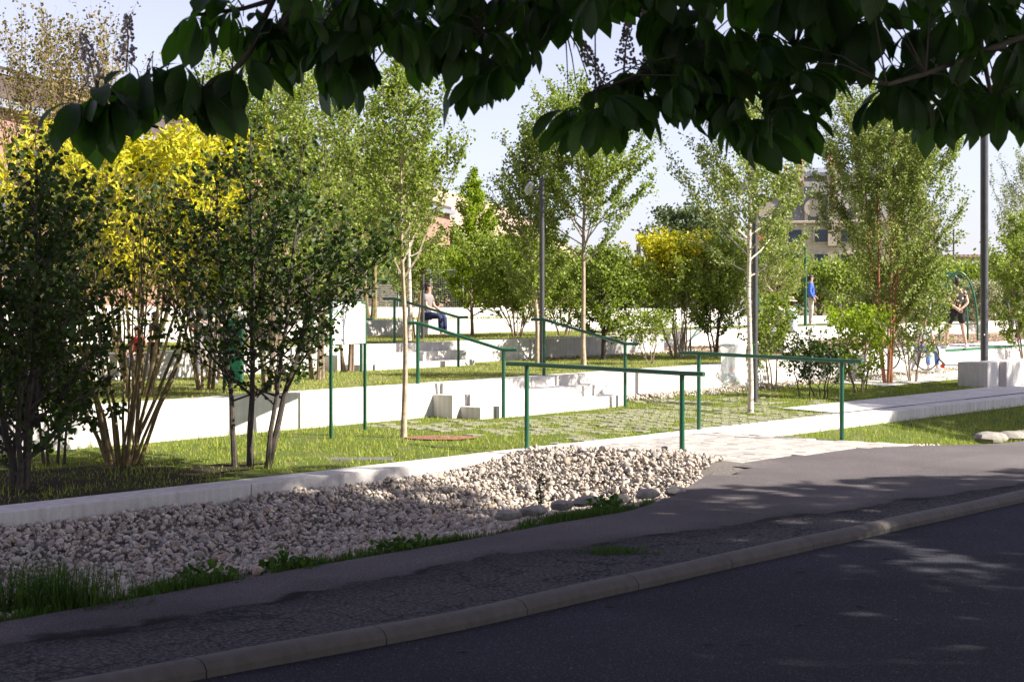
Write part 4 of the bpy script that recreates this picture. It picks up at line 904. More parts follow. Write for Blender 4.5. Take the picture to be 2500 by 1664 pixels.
# ------------------------------------------------------------------ sign board
pa = P(808, 0, 13.55); pa = gz(pa); pb = gz(P(891, 0, 13.95)); root = tag(empty('sign_board', tuple(pa)), 'white information board on two green posts left of the thin lawn tree', 'sign board')
dv = pb - pa; dv.z = 0; Ls = dv.length; ang = math.atan2(dv.y, dv.x); root.rotation_euler = (0, 0, ang)
zt = EYE - (735 - HZ) * pa.y / F - pa.z; zb = EYE - (841 - HZ) * pa.y / F - pa.z
for x in (0, Ls): m = MB(); m.box((x - .018, -.018, -.1), (x + .018, .018, zt)); m.build('post', M['green'], root, bevel=.003)
m = MB(); m.box((-.018, -.0185, zt), (Ls + .018, .0185, zt + .022)); m.build('top_bar', M['green'], root)
m = MB(); m.box((.02, -.012, zb), (Ls - .02, .004, zt - .002)); m.build('panel', M['white'], root)
M['ink'] = simple('grey_ink', (.22, .22, .24), .6); M['ink_g'] = simple('green_ink', (.2, .45, .15), .6)
def text(parent, s, x, y, z, size, mat, name='lettering', rx=R(90), rz=0, align='LEFT'):
    cu = bpy.data.curves.new(name, 'FONT'); cu.body = s; cu.size = size; cu.extrude = .0006; cu.align_x = align
    tmp = bpy.data.objects.new(name, cu); COL.objects.link(tmp); dg = bpy.context.evaluated_depsgraph_get(); me = bpy.data.meshes.new_from_object(tmp.evaluated_get(dg)); bpy.data.objects.remove(tmp)
    me.materials.clear(); me.materials.append(mat); o = link(name, me, parent, (x, y, z), (rx, 0, rz)); return o
text(root, 'MOUR', Ls - .15, -.0135, zt - .075, .042, M['ink'])
m = MB()
for k in range(9):
    z = zt - .30 - k * .03
    m.box((.20 if k > 1 else .3, -.0135, z), (Ls - .05 - .06 * (k % 3), -.0121, z + .006))
m.build('small_print', M['ink'], root)['kind'] = 'stuff'
m = MB(); ball(m, (.16, -.0125, zt - .16), (.04, .002, .03), 12, 6); m.build('green_logo', M['ink_g'], root)
# green bin further back
b = gz(P(572, 0, 15.6)); root = tag(empty('litter_bin', tuple(b)), 'narrow green litter bin on a post seen between the three dark trunks', 'litter bin')
m = MB(); m.box((-.12, -.09, .12), (.12, .09, .95)); m.build('bin_body', M['green'], root, bevel=.02)
m = MB(); m.box((-.13, -.10, .95), (.13, .10, .99)); m.build('lid', M['green'], root, bevel=.01)
m = MB(); m.tube([(-.14, 0, -.05), (-.14, 0, 1.05)], .02, 8); m.build('post', M['pole'], root)
M['slab'] = simple('dark_slab', (.10, .10, .10), .9)
# rust coloured cover and grey slab in the lawn
c = P(1077, 1080, 12.55); c = gz(c)
m = MB(); K = 26; m.V.append((0, 0, .014))
for i, q in enumerate((.5, .85, 1.0)):
    for k in range(K): w = 2 * math.pi * k / K; m.V.append((.46 * q * math.cos(w) * (1 + .05 * math.sin(3 * w)), .30 * q * math.sin(w) * (1 + .05 * math.sin(4 * w)), (.014, .010, .002)[i]))
for k in range(K): m.F.append((0, 1 + k, 1 + (k + 1) % K))
for i in range(2):
    for k in range(K): a = 1 + i * K + k; c2 = 1 + i * K + (k + 1) % K; m.F.append((a, a + K, c2 + K, c2))
M['rust'] = simple('red_clay', (.19, .085, .05), .9, var=.45, scale=30, bump=.6)
tag(m.build('clay_patch', M['rust'], None, (c.x, c.y, c.z), True), 'flat reddish brown patch of clay grit lying in the front lawn', 'ground patch')
for px, py, w_, lab in ((880, 1118, .36, 'flat grey stone slab sunk in the lawn left of the reddish patch'), (1010, 925 + 210, .0, '')):
    if w_ == 0: continue
    d = EYE * F / (py - HZ); q = D(px, py, d); m = MB(); m.box((-w_, -.18, -.04), (w_, .12, .004)); tag(m.build('stone_slab', M['slab'], None, (q.x, q.y, 0), bevel=.01), lab, 'slab')

# ------------------------------------------------------------------ people
def skin_mesh(name, joints, edges, radii, mat, sub=1, root=None):
    me = bpy.data.meshes.new(name); keys = list(joints); idx = {k: i for i, k in enumerate(keys)}
    me.from_pydata([joints[k] for k in keys], [(idx[a], idx[b]) for a, b in edges], []); o = bpy.data.objects.new(name, me); COL.objects.link(o)
    md = o.modifiers.new('s', 'SKIN'); ly = me.skin_vertices[0] if me.skin_vertices else None
    for k in keys:
        r = radii[k]; r = r if hasattr(r, '__len__') else (r, r); ly.data[idx[k]].radius = r; ly.data[idx[k]].use_root = (k == (root or keys[0]))
    md.use_smooth_shade = True
    s = o.modifiers.new('u', 'SUBSURF'); s.levels = sub; s.render_levels = sub
    dg = bpy.context.evaluated_depsgraph_get(); out = bpy.data.meshes.new_from_object(o.evaluated_get(dg)); bpy.data.objects.remove(o)
    out.materials.clear(); out.materials.append(mat)
    for p_ in out.polygons: p_.use_smooth = True
    out.name = name; return out
M['skin'] = simple('skin', (.52, .31, .22), .5, var=.08); M['hair'] = simple('hair', (.02, .015, .012), .6, var=.3, scale=60)
STAND = dict(pelvis=(0, 0, .95), waist=(0, 0, 1.10), chest=(0, 0, 1.30), neck=(0, 0, 1.47), chin=(0, .015, 1.54), head=(0, .015, 1.64), crown=(0, .0, 1.70),
             shL=(-.17, 0, 1.41), shR=(.17, 0, 1.41), elL=(-.25, -.02, 1.14), elR=(.25, -.02, 1.14), haL=(-.23, .08, .90), haR=(.23, .08, .90),
             hpL=(-.09, 0, .90), hpR=(.09, 0, .90), knL=(-.11, .02, .50), knR=(.11, .02, .50), anL=(-.11, -.02, .09), anR=(.11, -.02, .09), toL=(-.12, .12, .035), toR=(.12, .12, .035))
SIT = dict(STAND); SIT.update(pelvis=(0, 0, .12), waist=(0, .02, .27), chest=(0, .04, .46), neck=(0, .05, .63), chin=(0, .08, .70), head=(0, .08, .80), crown=(0, .06, .86), shL=(-.17, .04, .57), shR=(.17, .04, .57), elL=(-.23, .12, .33), elR=(.23, .12, .33), haL=(-.12, .33, .22), haR=(.12, .33, .22),
                          hpL=(-.09, .04, .09), hpR=(.09, .04, .09), knL=(-.12, .45, .09), knR=(.12, .45, .09), anL=(-.12, .47, -.35), anR=(.12, .47, -.35), toL=(-.13, .62, -.41), toR=(.13, .62, -.41))
def person(label, base, face, J, shirt, legs, shoe, scale=1.0, shorts=False, sleeves='short', hair=True, hat=None):
    root = tag(empty('person', tuple(base), face - math.pi / 2), label, 'person'); root.scale = (scale,) * 3
    E = [('pelvis', 'waist'), ('waist', 'chest'), ('chest', 'neck'), ('neck', 'chin'), ('chin', 'head'), ('head', 'crown'), ('chest', 'shL'), ('chest', 'shR'), ('shL', 'elL'), ('shR', 'elR'), ('elL', 'haL'), ('elR', 'haR'), ('pelvis', 'hpL'), ('pelvis', 'hpR'), ('hpL', 'knL'), ('hpR', 'knR'), ('knL', 'anL'), ('knR', 'anR'), ('anL', 'toL'), ('anR', 'toR')]
    rad = dict(pelvis=(.13, .10), waist=(.12, .09), chest=(.15, .10), neck=.052, chin=.062, head=(.078, .092), crown=(.05, .06), shL=.055, shR=.055, elL=.038, elR=.038, haL=.028, haR=.028, hpL=.085, hpR=.085, knL=.055, knR=.055, anL=.036, anR=.036, toL=.03, toR=.03)
    j = dict(J); e = list(E); r = dict(rad)
    for s in 'LR':
        h = Vector(j['ha' + s]); el = Vector(j['el' + s]); d = (h - el).normalized(); sd = d.cross(Vector((0, 1, .3))).normalized(); up = d.cross(sd)
        for f in range(4):
            k = 'f%s%d' % (s, f); k2 = k + 'b'; L = (.085, .095, .09, .07)[f]; o_ = sd * (f - 1.5) * .019
            j[k] = tuple(h + d * .045 + o_); j[k2] = tuple(h + d * (.045 + L * .8) + o_ + up * .02); e += [('ha' + s, k), (k, k2)]; r[k] = .011; r[k2] = .008
        j['t' + s] = tuple(h + sd * -.045 + d * .035); e.append(('ha' + s, 't' + s)); r['t' + s] = .010
    link('body', skin_mesh('body', j, e, r, M['skin'], 1, 'pelvis'), root)
    hd = Vector(J['head']); fw = Vector((0, 1, 0))
    m = MB(); ball(m, hd + Vector((0, .088, -.005)), (.014, .02, .026), 6, 4); ball(m, hd + Vector((-.032, .078, .02)), (.012, .008, .008), 6, 4); ball(m, hd + Vector((.032, .078, .02)), (.012, .008, .008), 6, 4); ball(m, hd + Vector((-.082, 0, 0)), (.012, .022, .032), 6, 4); ball(m, hd + Vector((.082, 0, 0)), (.012, .022, .032), 6, 4); ball(m, hd + Vector((0, .082, -.045)), (.024, .008, .007), 6, 4)
    m.build('face_features', M['skin'], root, smooth=True)
    if hair: m = MB(); ball(m, hd + Vector((0, -.022, .01)), (.102, .118, .115), 16, 12); m.V = [(x, y, max(z, hd.z - .10)) if y < hd.y + 0.0 else (x, y, max(z, hd.z + .04)) for x, y, z in m.V]; m.build('hair', M['hair'], root, smooth=True)
    if hat: m = MB(); m.tube([hd + Vector((0, 0, .02)), hd + Vector((0, 0, .035)), hd + Vector((0, 0, .045)), hd + Vector((0, 0, .12)), hd + Vector((0, 0, .135))], [.17, .165, .105, .09, .05], 16); m.build('sun_hat', hat, root, smooth=True)
    mixv = lambda a, b, t: tuple(Vector(J[a]).lerp(Vector(J[b]), t))
    t = 0.62 if sleeves == 'short' else 1.0
    sj = dict(hem=mixv('pelvis', 'hpL', 0), waist=J['waist'], chest=J['chest'], col=mixv('chest', 'neck', .95), shL=J['shL'], shR=J['shR'])
    hemp = Vector(J['pelvis']) + Vector((0, 0, -.03)) if J['pelvis'][2] > .5 else Vector(J['pelvis']); sj['hem'] = tuple(hemp)
    se = [('hem', 'waist'), ('waist', 'chest'), ('chest', 'col'), ('chest', 'shL'), ('chest', 'shR')]; sr = dict(hem=(.165, .125), waist=(.155, .115), chest=(.19, .13), col=.082, shL=.088, shR=.088)
    for s in 'LR':
        sj['sl' + s] = mixv('sh' + s, 'el' + s, t); se.append(('sh' + s, 'sl' + s)); sr['sl' + s] = .062
        if sleeves == 'long': sj['cf' + s] = mixv('el' + s, 'ha' + s, .85); se.append(('sl' + s, 'cf' + s)); sr['cf' + s] = .045
    link('shirt', skin_mesh('shirt', sj, se, sr, shirt, 1, 'chest'), root)
    tj = dict(pelvis=tuple(Vector(J['pelvis']) + Vector((0, 0, .03)))); te = []; tr_ = dict(pelvis=(.15, .115)); tt = .75 if shorts else 1.0
    for s in 'LR':
        tj['hp' + s] = J['hp' + s]; tj['k' + s] = mixv('hp' + s, 'kn' + s, tt); te += [('pelvis', 'hp' + s), ('hp' + s, 'k' + s)]; tr_['hp' + s] = .105; tr_['k' + s] = .10 if shorts else .075
        if not shorts: tj['a' + s] = mixv('kn' + s, 'an' + s, .93); te.append(('k' + s, 'a' + s)); tr_['a' + s] = .065
    link('shorts' if shorts else 'trousers', skin_mesh('trousers', tj, te, tr_, legs, 1, 'pelvis'), root)
    for s in 'LR':
        a = Vector(J['an' + s]); b_ = Vector(J['to' + s]); m = MB(); d = b_ - a; d.z = 0; d = d.normalized() if d.length > .01 else Vector((0, 1, 0)); z = b_.z - .035
        hl = Vector((a.x, a.y, z)) - d * .06
        m.tube([hl + Vector((0, 0, .045)), hl + d * .04 + Vector((0, 0, .05)), hl + d * .16 + Vector((0, 0, .045)), hl + d * .25 + Vector((0, 0, .035)), hl + d * .285 + Vector((0, 0, .03))], [.03, .05, .05, .045, .02], 10); m.build('shoe', shoe, root, smooth=True)
    return root
def floral():
    m, nt, b = mat_new('floral_cloth'); c = coord(nt); v = nd(nt, 'ShaderNodeTexVoronoi', Scale=15.0); nt.links.new(c, v.inputs['Vector'])
    r = ramp(nt, [(.0, (.55, .30, .12)), (.12, (.35, .12, .06)), (.2, (.75, .60, .42)), (.36, (.70, .48, .32)), (.46, (.03, .02, .02)), (1, (.02, .015, .015))], v.outputs['Distance']); nt.links.new(r.outputs[0], b.inputs['Base Color']); b.inputs['Roughness'].default_value = .8; return m
cl = lambda n, c: simple(n, c, .85, var=.12, scale=14)
WSH = simple('white_shoe', (.72, .72, .70), .6)
# man in floral shirt, hands clasped behind his back
J = dict(STAND); J.update(elL=(-.26, -.10, 1.14), elR=(.24, -.12, 1.14), haL=(-.03, -.19, .96), haR=(.06, -.17, .99), hpL=(-.10, 0, .90), hpR=(.10, 0, .90), knL=(-.22, .08, .49), knR=(.15, .0, .49), anL=(-.23, .08, .09), anR=(.22, -.05, .09), toL=(-.27, .22, .035), toR=(.27, .08, .035))
b = D(2336, 0, 35.4); b.z = zA(UV(b)[0]) + 0.0; b.z = EYE - (850 - HZ) * 35.4 / F
person('man seen from behind in a floral shirt and black shorts with hands clasped behind him', b, R(95), J, floral(), cl('black_cloth', (.012, .012, .013)), WSH, 1.0, shorts=True)
# man in blue jacket
J = dict(STAND); J.update(waist=(0, .05, 1.10), chest=(0, .03, 1.30), haL=(-.10, .18, 1.0), haR=(.20, .12, .92), elR=(.24, -.04, 1.16))
b = D(1979, 0, 48); b.z = EYE - (797 - HZ) * 48 / F
pr = person('man standing in a blue top and cream trousers by the green frame post', b, R(-10), J, cl('blue_cloth', (.06, .13, .55)), cl('cream_cloth', (.62, .56, .47)), WSH, 1.0, sleeves='long')
m = MB(); m.tube([(-.15, .10, 1.45), (-.02, .17, 1.3), (.12, .17, 1.12), (.17, .05, 1.0)], .012, 6); m.build('strap', M['hair'], pr)
# seated pair with sun hats
straw = simple('straw', (.68, .55, .38), .8, var=.1, scale=50); blk = simple('black_hat', (.02, .02, .022), .7)
b1 = gz(P(1937, 0, 17.2)); b1.z = zA(UV(b1)[0]) + .42
J = dict(SIT); J.update(elR=(.32, .25, .55), haR=(.44, .42, .74))
person('seated person in a pale blue shirt and straw sun hat reaching out one arm', b1, R(150), J, cl('pale_blue', (.40, .50, .66)), cl('grey_cloth', (.4, .4, .42)), WSH, .95, hat=straw)
b2 = gz(P(1905, 0, 17.2)); b2.z = b1.z
person('seated person in a black sun hat beside the one in the straw hat', b2, R(200), dict(SIT), cl('light_cloth', (.62, .58, .56)), cl('grey_cloth2', (.3, .3, .33)), WSH, .95, hat=blk)
for q, hn in ((b1, 'straw'), (b2, 'black')):
    m = MB(); m.box((-.3, -.25, -.42), (.3, .25, .02)); tag(m.build('seat_block', M['concrete'], None, (q.x, q.y, q.z), bevel=.01, rot=(0, 0, TH)), 'white concrete seat block under the person in the %s sun hat' % hn, 'seat block', 'white seat blocks under the pair in sun hats')
# person in navy trousers on the third wall
b = P(1040, 0, 24.95); b.z = zC(UV(b)[0]) + .0
pr = person('seated person with navy trousers and a pale patterned shirt on the third wall', b, R(-22), dict(SIT), cl('pattern_cloth', (.20, .165, .165)), cl('navy_cloth', (.015, .022, .07)), WSH, 1.0)
# people in the leaves on the left
b = gz(P(340, 0, 19.2)); b.z = zA(UV(b)[0]) + .30
person('crouching child in a red shirt seen between the pale olive stems', b, R(-120), dict(SIT), cl('red_cloth', (.65, .02, .02)), cl('pink_cloth', (.10, .08, .10)), WSH, .62)
b = gz(P(378, 0, 19.3)); person('person in black standing close to the child in red', b, R(170), dict(STAND), cl('black_top', (.015, .015, .02)), cl('black_trs', (.015, .015, .02)), WSH, .62)
b = gz(P(502, 0, 17.5)); person('person in a grey top and grey trousers behind the three-trunked tree', b, R(-70), dict(STAND), cl('grey_top', (.12, .11, .14)), cl('grey_trs', (.22, .20, .22)), simple('grey_shoe', (.2, .2, .2)), .98, sleeves='long')
# seated person in jeans on the playground wall, and others
b = P(2252, 0, 14.72); b.z = zA(UV(b)[0]) - .02
person('person in blue jeans and white sneakers sitting on the playground wall by the bicycle', b, R(-75), dict(SIT), cl('white_top', (.6, .6, .62)), cl('jeans', (.10, .18, .38)), WSH, .95)
b = D(2262, 0, 41); b.z = zA(35); person('person in a white top stretching beside the climbing arch', b, R(20), dict(STAND, elR=(.35, .2, 1.35), haR=(.5, .4, 1.38), elL=(-.3, .25, 1.3), haL=(-.2, .5, 1.32)), cl('white_top2', (.62, .62, .65)), cl('dark_trs', (.03, .03, .04)), WSH, .9)
b = P(2474, 838, 15.6)
person('person in dark trousers and white sneakers half hidden by the shrub at the right edge', b, R(-60), dict(STAND, knL=(-.11, .2, .52), anL=(-.11, -.02, .12)), cl('dark_top', (.05, .05, .06)), cl('dark_trs2', (.03, .03, .04)), WSH, 1.0, sleeves='long')
b = D(1858, 617, 47.5); b.z = EYE - (619 - HZ) * 47.5 / F
person('climber in a red shirt sitting on top of the tall green frame', b, R(-60), dict(SIT), cl('red_top', (.65, .03, .02)), cl('dark_trs3', (.03, .03, .04)), WSH, .9)

# ------------------------------------------------------------------ playground frames, scooter, bicycle
root = tag(empty('climbing_arch', tuple(D(2340, 827, 41.5))), 'green tubular arched climbing ladder behind the man in the floral shirt', 'climbing frame')
o0 = root.location.copy(); g = zA(UV(o0)[0]); root.location.z = g; o0.z = g
wd2 = (2387 - 2293) / F * 41.5 / 2; ht = EYE + (HZ - 664) * 41.5 / F - g
def arch(dy): return [(wd2 * math.cos(w), dy, ht * (math.sin(w) ** .8 if math.sin(w) > 0 else 0)) for w in lin(0, math.pi, 22)]
for dy in (0, .9):
    m = MB(); m.tube(arch(dy), .032, 10); m.build('arch_tube', M['green'], root, smooth=True)
for f in (.25, .45, .62, .78, .9):
    w = math.asin(min(1, f ** 1.25)); x = wd2 * math.cos(w)
    m = MB(); m.tube([(-x, 0, ht * f), (x, 0, ht * f)], .018, 8); m.build('rung', M['green'], root, smooth=True)
m = MB(); m.tube([(-.9, .45, 0), (-.9, .45, ht * .93)], .032, 10); m.build('post', M['green'], root, smooth=True)
m = MB(); m.tube([(-.9, .45, ht * .93), (.1, .45, ht * .97)], .022, 8); m.build('top_bar', M['green'], root, smooth=True)
root = tag(empty('monkey_bars', tuple(D(1966, 0, 46))), 'tall green exercise frame with crossbars next to the man in blue', 'exercise bars')
g = zA(36); root.location.z = g; o0 = root.location.copy(); xa = (1966 - 1850) / F * 46
for x, zt_ in ((0, 604), (-xa, 600)):
    m = MB(); m.tube([(x, 0, 0), (x, 0, EYE + (HZ - zt_) * 46 / F - g)], .055, 12); m.build('post', M['green'], root, smooth=True)
for py, x0, x1 in ((621, -xa, 0), (681, -xa * .45, 0), (714, -.3, 0), (746, -xa * .5, 0), (806, -.3, 0)):
    z = EYE + (HZ - py) * 46 / F - g; m = MB(); m.tube([(x0, 0, z), (x1, 0, z)], .022, 8); m.build('crossbar', M['green'], root, smooth=True)
# scooter
b = D(2312, 0, 31.5); b.z = EYE - (900 - HZ) * 31.5 / F + .012; root = tag(empty('kick_scooter', tuple(b), R(-8)), 'grey kick scooter with orange wheels leaning by the white playground wall', 'scooter')
M['orange'] = simple('orange_wheel', (.75, .10, .04), .5); M['dk'] = simple('dark_metal', (.08, .08, .09), .4, .5)
m = MB(); m.box((-.05, -.06, .06), (.36, .06, .085)); m.build('deck', M['steel'], root, bevel=.008)
for x in (-.10, .40):
    m = MB(); m.tube([(x, -.02, .05), (x, .02, .05)], .05, 14); m.build('wheel', M['orange'], root, smooth=True)
m = MB(); m.tube([(-.05, 0, .08), (-.16, 0, .20), (-.40, 0, .72)], [.025, .022, .018], 8); m.build('stem', M['dk'], root, smooth=True)
m = MB(); m.tube([(-.40, -.22, .72), (-.40, .22, .74)], .014, 8); m.build('handlebar', M['dk'], root, smooth=True)
# bicycle
b = D(2214, 0, 31.3); b.z = EYE - (905 - HZ) * 31.3 / F; root = tag(empty('bicycle', tuple(b), R(18)), 'bicycle standing behind the birch by the person in jeans', 'bicycle')
M['tyre'] = simple('tyre', (.05, .045, .04), .8)
for x in (-.5, .5):
    m = MB(); m.tube([(x + .32 * math.cos(w), 0, .34 + .32 * math.sin(w)) for w in lin(0, 2 * math.pi, 28)], .018, 8); wh = m.build('wheel', M['tyre'], root, smooth=True)
    m = MB()
    for k in range(14): w = 2 * math.pi * k / 14; m.tube([(x, 0, .34), (x + .31 * math.cos(w), 0, .34 + .31 * math.sin(w))], .002, 3)
    m.build('spokes', M['steel'], wh)
m = MB()
for a, c_ in (((-.5, .34), (-.22, .86)), ((-.22, .86), (.34, .90)), ((-.22, .86), (-.08, .32)), ((-.08, .32), (.36, .80)), ((-.5, .34), (-.08, .32)), ((.34, .98), (.5, .34))): m.tube([(a[0], 0, a[1]), (c_[0], 0, c_[1])], .016, 8)
m.build('frame', M['steel'], root, smooth=True)
m = MB(); m.tube([(.30, -.26, 1.0), (.36, 0, .98), (.30, .26, 1.0)], .013, 8); m.build('handlebar', M['dk'], root, smooth=True)
m = MB(); m.box((-.34, -.06, .90), (-.12, .06, .94)); m.build('saddle', M['dk'], root, bevel=.012)

# ------------------------------------------------------------------ background fence, slatted stand
root = tag(empty('mesh_fence', tuple(D(900, 0, 52))), 'thin metal mesh fence panels behind the upper terrace', 'fence'); g = 1.75; root.location.z = g
zt_ = EYE + (HZ - 659) * 52 / F - g; x0, x1 = (815 - 900) / F * 52, (1130 - 900) / F * 52
for x in lin(x0, x1, 4): m = MB(); m.tube([(x, 0, 0), (x, 0, zt_)], .03, 8); m.build('post', M['steel'], root)
m = MB(); m.tube([(x0, 0, zt_), (x1, 0, zt_)], .022, 6); m.build('top_rail', M['steel'], root)
m = MB()
for x in lin(x0, x1, 60): m.tube([(x, .02, .05), (x, .02, zt_)], .005, 3, False)
for z in lin(.1, zt_, 14): m.tube([(x0, .02, z), (x1, .02, z)], .005, 3, False)
m.build('wire_mesh', M['steel'], root)['kind'] = 'stuff'
root = tag(empty('slatted_stand', tuple(D(880, 0, 46))), 'grey slatted timber stand with a green rail behind the sign board', 'stand'); root.location.z = 1.74
M['slat'] = simple('grey_timber', (.26, .23, .21), .9, var=.2)
for k in range(11):
    m = MB(); m.box((-.85, k * .05, k * .074), (.85 + .3, k * .05 + .06, k * .074 + .045)); m.build('slat', M['slat'], root)
for x in (-.85, -.1, .55, 1.15): m = MB(); m.tube([(x, .6, 0), (x, .6, EYE + (HZ - 684) * 46.6 / F - 1.74)], .022, 8); m.build('rail_post', M['green'], root)
z = EYE + (HZ - 684) * 46.6 / F - 1.74; m = MB(); m.tube([(-.85, .6, z), (1.15, .6, z)], .022, 8); m.build('rail', M['green'], root)

# ------------------------------------------------------------------ buildings
M['brick'] = simple('pink_brick', (.27, .15, .115), .9, var=.22, scale=6, bump=.3)
M['tile'] = simple('brown_tile', (.36, .255, .205), .9, var=.18, scale=3, bump=.4)
M['timber_dark'] = simple('charred_timber', (.07, .05, .045), .9, var=.4)
M['gutter'] = simple('grey_metal', (.30, .32, .36), .45, .5)
M['slate'] = simple('slate', (.20, .19, .19), .7, var=.2, scale=3)
M['lime'] = simple('limestone', (.50, .42, .33), .9, var=.12, scale=4)
M['brickred'] = simple('red_brick', (.20, .10, .08), .9, var=.2)
M['glass'] = simple('window_glass', (.03, .04, .07), .1, var=.2)
M['pot'] = simple('terracotta_pot', (.62, .20, .08), .8)
dirv = Vector((.2425, .970, 0)); nrm = Vector((.970, -.2425, 0))
# ruined hall: local x along its length (away), y towards its ridge
R0 = Vector((-17.4 - .2425 * 14, 48.2 - .970 * 14, 0)); LEN = 14 + 35.5
root = tag(empty('ruined_hall', (R0.x, R0.y, 0), math.atan2(dirv.y, dirv.x)), 'long brick hall with a bare skeleton roof on the left', 'building')
HW, EZ, RZ = 5.4, 7.2, 9.5    # eave towards the viewer at local y=-HW
bays = lin(0, LEN, 11)
for i, (a, c_) in enumerate(zip(bays, bays[1:])):
    m = MB(); w0, w1 = a + 1.2, c_ - 1.2
    m.box((a, -HW, 0), (w0, -HW + .4, EZ)); m.box((w1, -HW, 0), (c_, -HW + .4, EZ)); m.box((w0, -HW, 5.4), (w1, -HW + .4, EZ)); m.box((w0, -HW, 0), (w1, -HW + .4, 2.6)); m.build('wall_bay', M['brick'], root)
    m = MB(); m.box((w0, -HW + .15, 2.6), (w1, -HW + .22, 5.4)); m.build('window', M['glass'], root)
    m = MB(); m.box((a - .25, -HW - .12, 0), (a + .25, -HW - .002, EZ)); m.build('pier', M['brick'], root)
m = MB(); m.box((0, HW - .4, 0), (LEN, HW, EZ)); m.build('back_wall', M['brick'], root)
m = MB(); m.box((LEN - .4, -HW + .4, 0), (LEN, HW - .4, EZ)); m.build('end_wall', M['brick'], root)
m = MB(); m.box((0, -HW - .35, EZ), (LEN, -HW + .1, EZ + .22)); m.build('gutter', M['gutter'], root)
m = MB(); m.box((0, -HW * .62, EZ + (RZ - EZ) * .38 + .05), (LEN, -HW * .62 + .3, EZ + (RZ - EZ) * .38 + .2)); m.build('gutter', M['gutter'], root)
for s in (-1, 1):
    for k in range(9):
        f = k / 8; y = s * HW * (1 - f); z = EZ + .3 + (RZ - EZ) * f
        m = MB(); m.box((0, y - .09, z), (LEN, y + .09, z + .16)); m.build('purlin', M['timber_dark'], root)
for x in lin(0, LEN, 18):
    for s in (-1, 1):
        m = MB(); m.tube([(x, s * HW, EZ + .25), (x, 0, RZ + .25)], .10, 4); m.build('rafter', M['timber_dark'], root)
    m = MB(); m.tube([(x, -HW, EZ + .25), (x, HW, EZ + .25)], .07, 4); m.tube([(x, 0, EZ + .25), (x, 0, RZ + .2)], .06, 4); m.build('tie_beam', M['timber_dark'], root)
# remains of the roof covering
for k in range(26):
    x = random.uniform(0, LEN - 3); f = random.uniform(0, .85); y = -HW * (1 - f); z = EZ + .5 + (RZ - EZ) * f; L = random.uniform(1, 4); dy = HW * .12
    m = MB(); m.hexa([(x, y, z), (x + L, y, z), (x + L, y + dy, z + (RZ - EZ) * .12), (x, y + dy, z + (RZ - EZ) * .12), (x, y, z + .04), (x + L, y, z + .04), (x + L, y + dy, z + (RZ - EZ) * .12 + .04), (x, y + dy, z + (RZ - EZ) * .12 + .04)]); m.build('roof_sheet', random.choice((M['tile'], M['timber_dark'], M['gutter'])), root)
# tiled hall beyond
A = Vector((-8.9, 84.0, 0)); Bv = Vector((.8, 121.0, 0)); dd = (Bv - A); L2 = dd.length; an = math.atan2(dd.y, dd.x)
root = tag(empty('tiled_hall', (A.x, A.y, 0), an), 'far hall with a brown tiled roof in the centre left', 'building')
EZ2, HW2 = 5.6, 6.5
def rz2(x): return 10.2
m = MB(); m.box((0, -HW2, 0), (L2, -HW2 + .4, EZ2)); m.box((0, HW2 - .4, 0), (L2, HW2, EZ2)); m.box((0, -HW2 + .4, 0), (.4, HW2 - .4, EZ2)); m.box((L2 - .4, -HW2 + .4, 0), (L2, HW2 - .4, EZ2)); m.build('wall', M['lime'], root)
for k in range(22):
    f0, f1 = k / 22, (k + 1) / 22; m = MB(); ov = .6
    for s in (-1, 1):
        y0, y1 = s * (HW2 + ov) * (1 - f0), s * (HW2 + ov) * (1 - f1); za, zb_ = EZ2 - .3 + (10.2 - EZ2 + .3) * f0, EZ2 - .3 + (10.2 - EZ2 + .3) * f1
        m.hexa([(0, y0, za), (L2 - 4 * f0, y0, za), (L2 - 4 * f1, y1, zb_), (0, y1, zb_), (0, y0, za + .09), (L2 - 4 * f0, y0, za + .09), (L2 - 4 * f1, y1, zb_ + .04), (0, y1, zb_ + .04)])
    m.build('tile_course', M['tile'], root)
for x in (8, 18, 27):
    m = MB(); m.box((x, -HW2 - .02, 2), (x + 2.4, -HW2 + .1, 4.6)); m.build('window', M['glass'], root)
m = MB(); m.box((22, -4.6, 6.2), (24.5, -3.0, 7.9)); m.box((21.8, -4.8, 7.9), (24.7, -2.9, 8.0)); m.build('dormer', M['timber_dark'], root)
# mansard building on the right
DM = 92.0; s_ = DM / F; c0 = D(2075, 0, DM); root = tag(empty('mansard_building', (c0.x, c0.y, 0), R(-8)), 'cream stone building with a grey mansard roof and orange chimney pots behind the birches', 'building')
xl, xr = (1850 - 2075) * s_, (2285 - 2075) * s_; zz = lambda py: EYE + (HZ - py) * s_
m = MB(); m.box((xl, 0, 0), (xr, 10, zz(545))); m.build('wall', M['lime'], root)
m = MB(); m.box((xl - .2, -.25, zz(545)), (xr + .2, 10.2, zz(538))); m.build('cornice', M['lime'], root, bevel=.04)
m = MB(); m.hexa([(xl, 0, zz(538)), (xr, 0, zz(538)), (xr, 10, zz(538)), (xl, 10, zz(538)), (xl + 1.6, 1.2, zz(425)), (xr - 1.4, 1.2, zz(425)), (xr - 1.4, 8.8, zz(425)), (xl + 1.6, 8.8, zz(425))]); m.build('mansard_roof', M['slate'], root)
m = MB(); m.box((xl + 1.5, 1.0, zz(425)), (xr - 1.3, 8.9, zz(416))); m.build('roof_edge', M['gutter'], root)
m = MB(); m.hexa([(xl + 1.9, 1.4, zz(416)), (xr - 1.8, 1.4, zz(416)), (xr - 1.8, 8.6, zz(416)), (xl + 1.9, 8.6, zz(416)), (xl + 3, 3.6, zz(395)), (xr - 3, 3.6, zz(395)), (xr - 3, 6, zz(395)), (xl + 3, 6, zz(395))]); m.build('roof_top', M['gutter'], root)
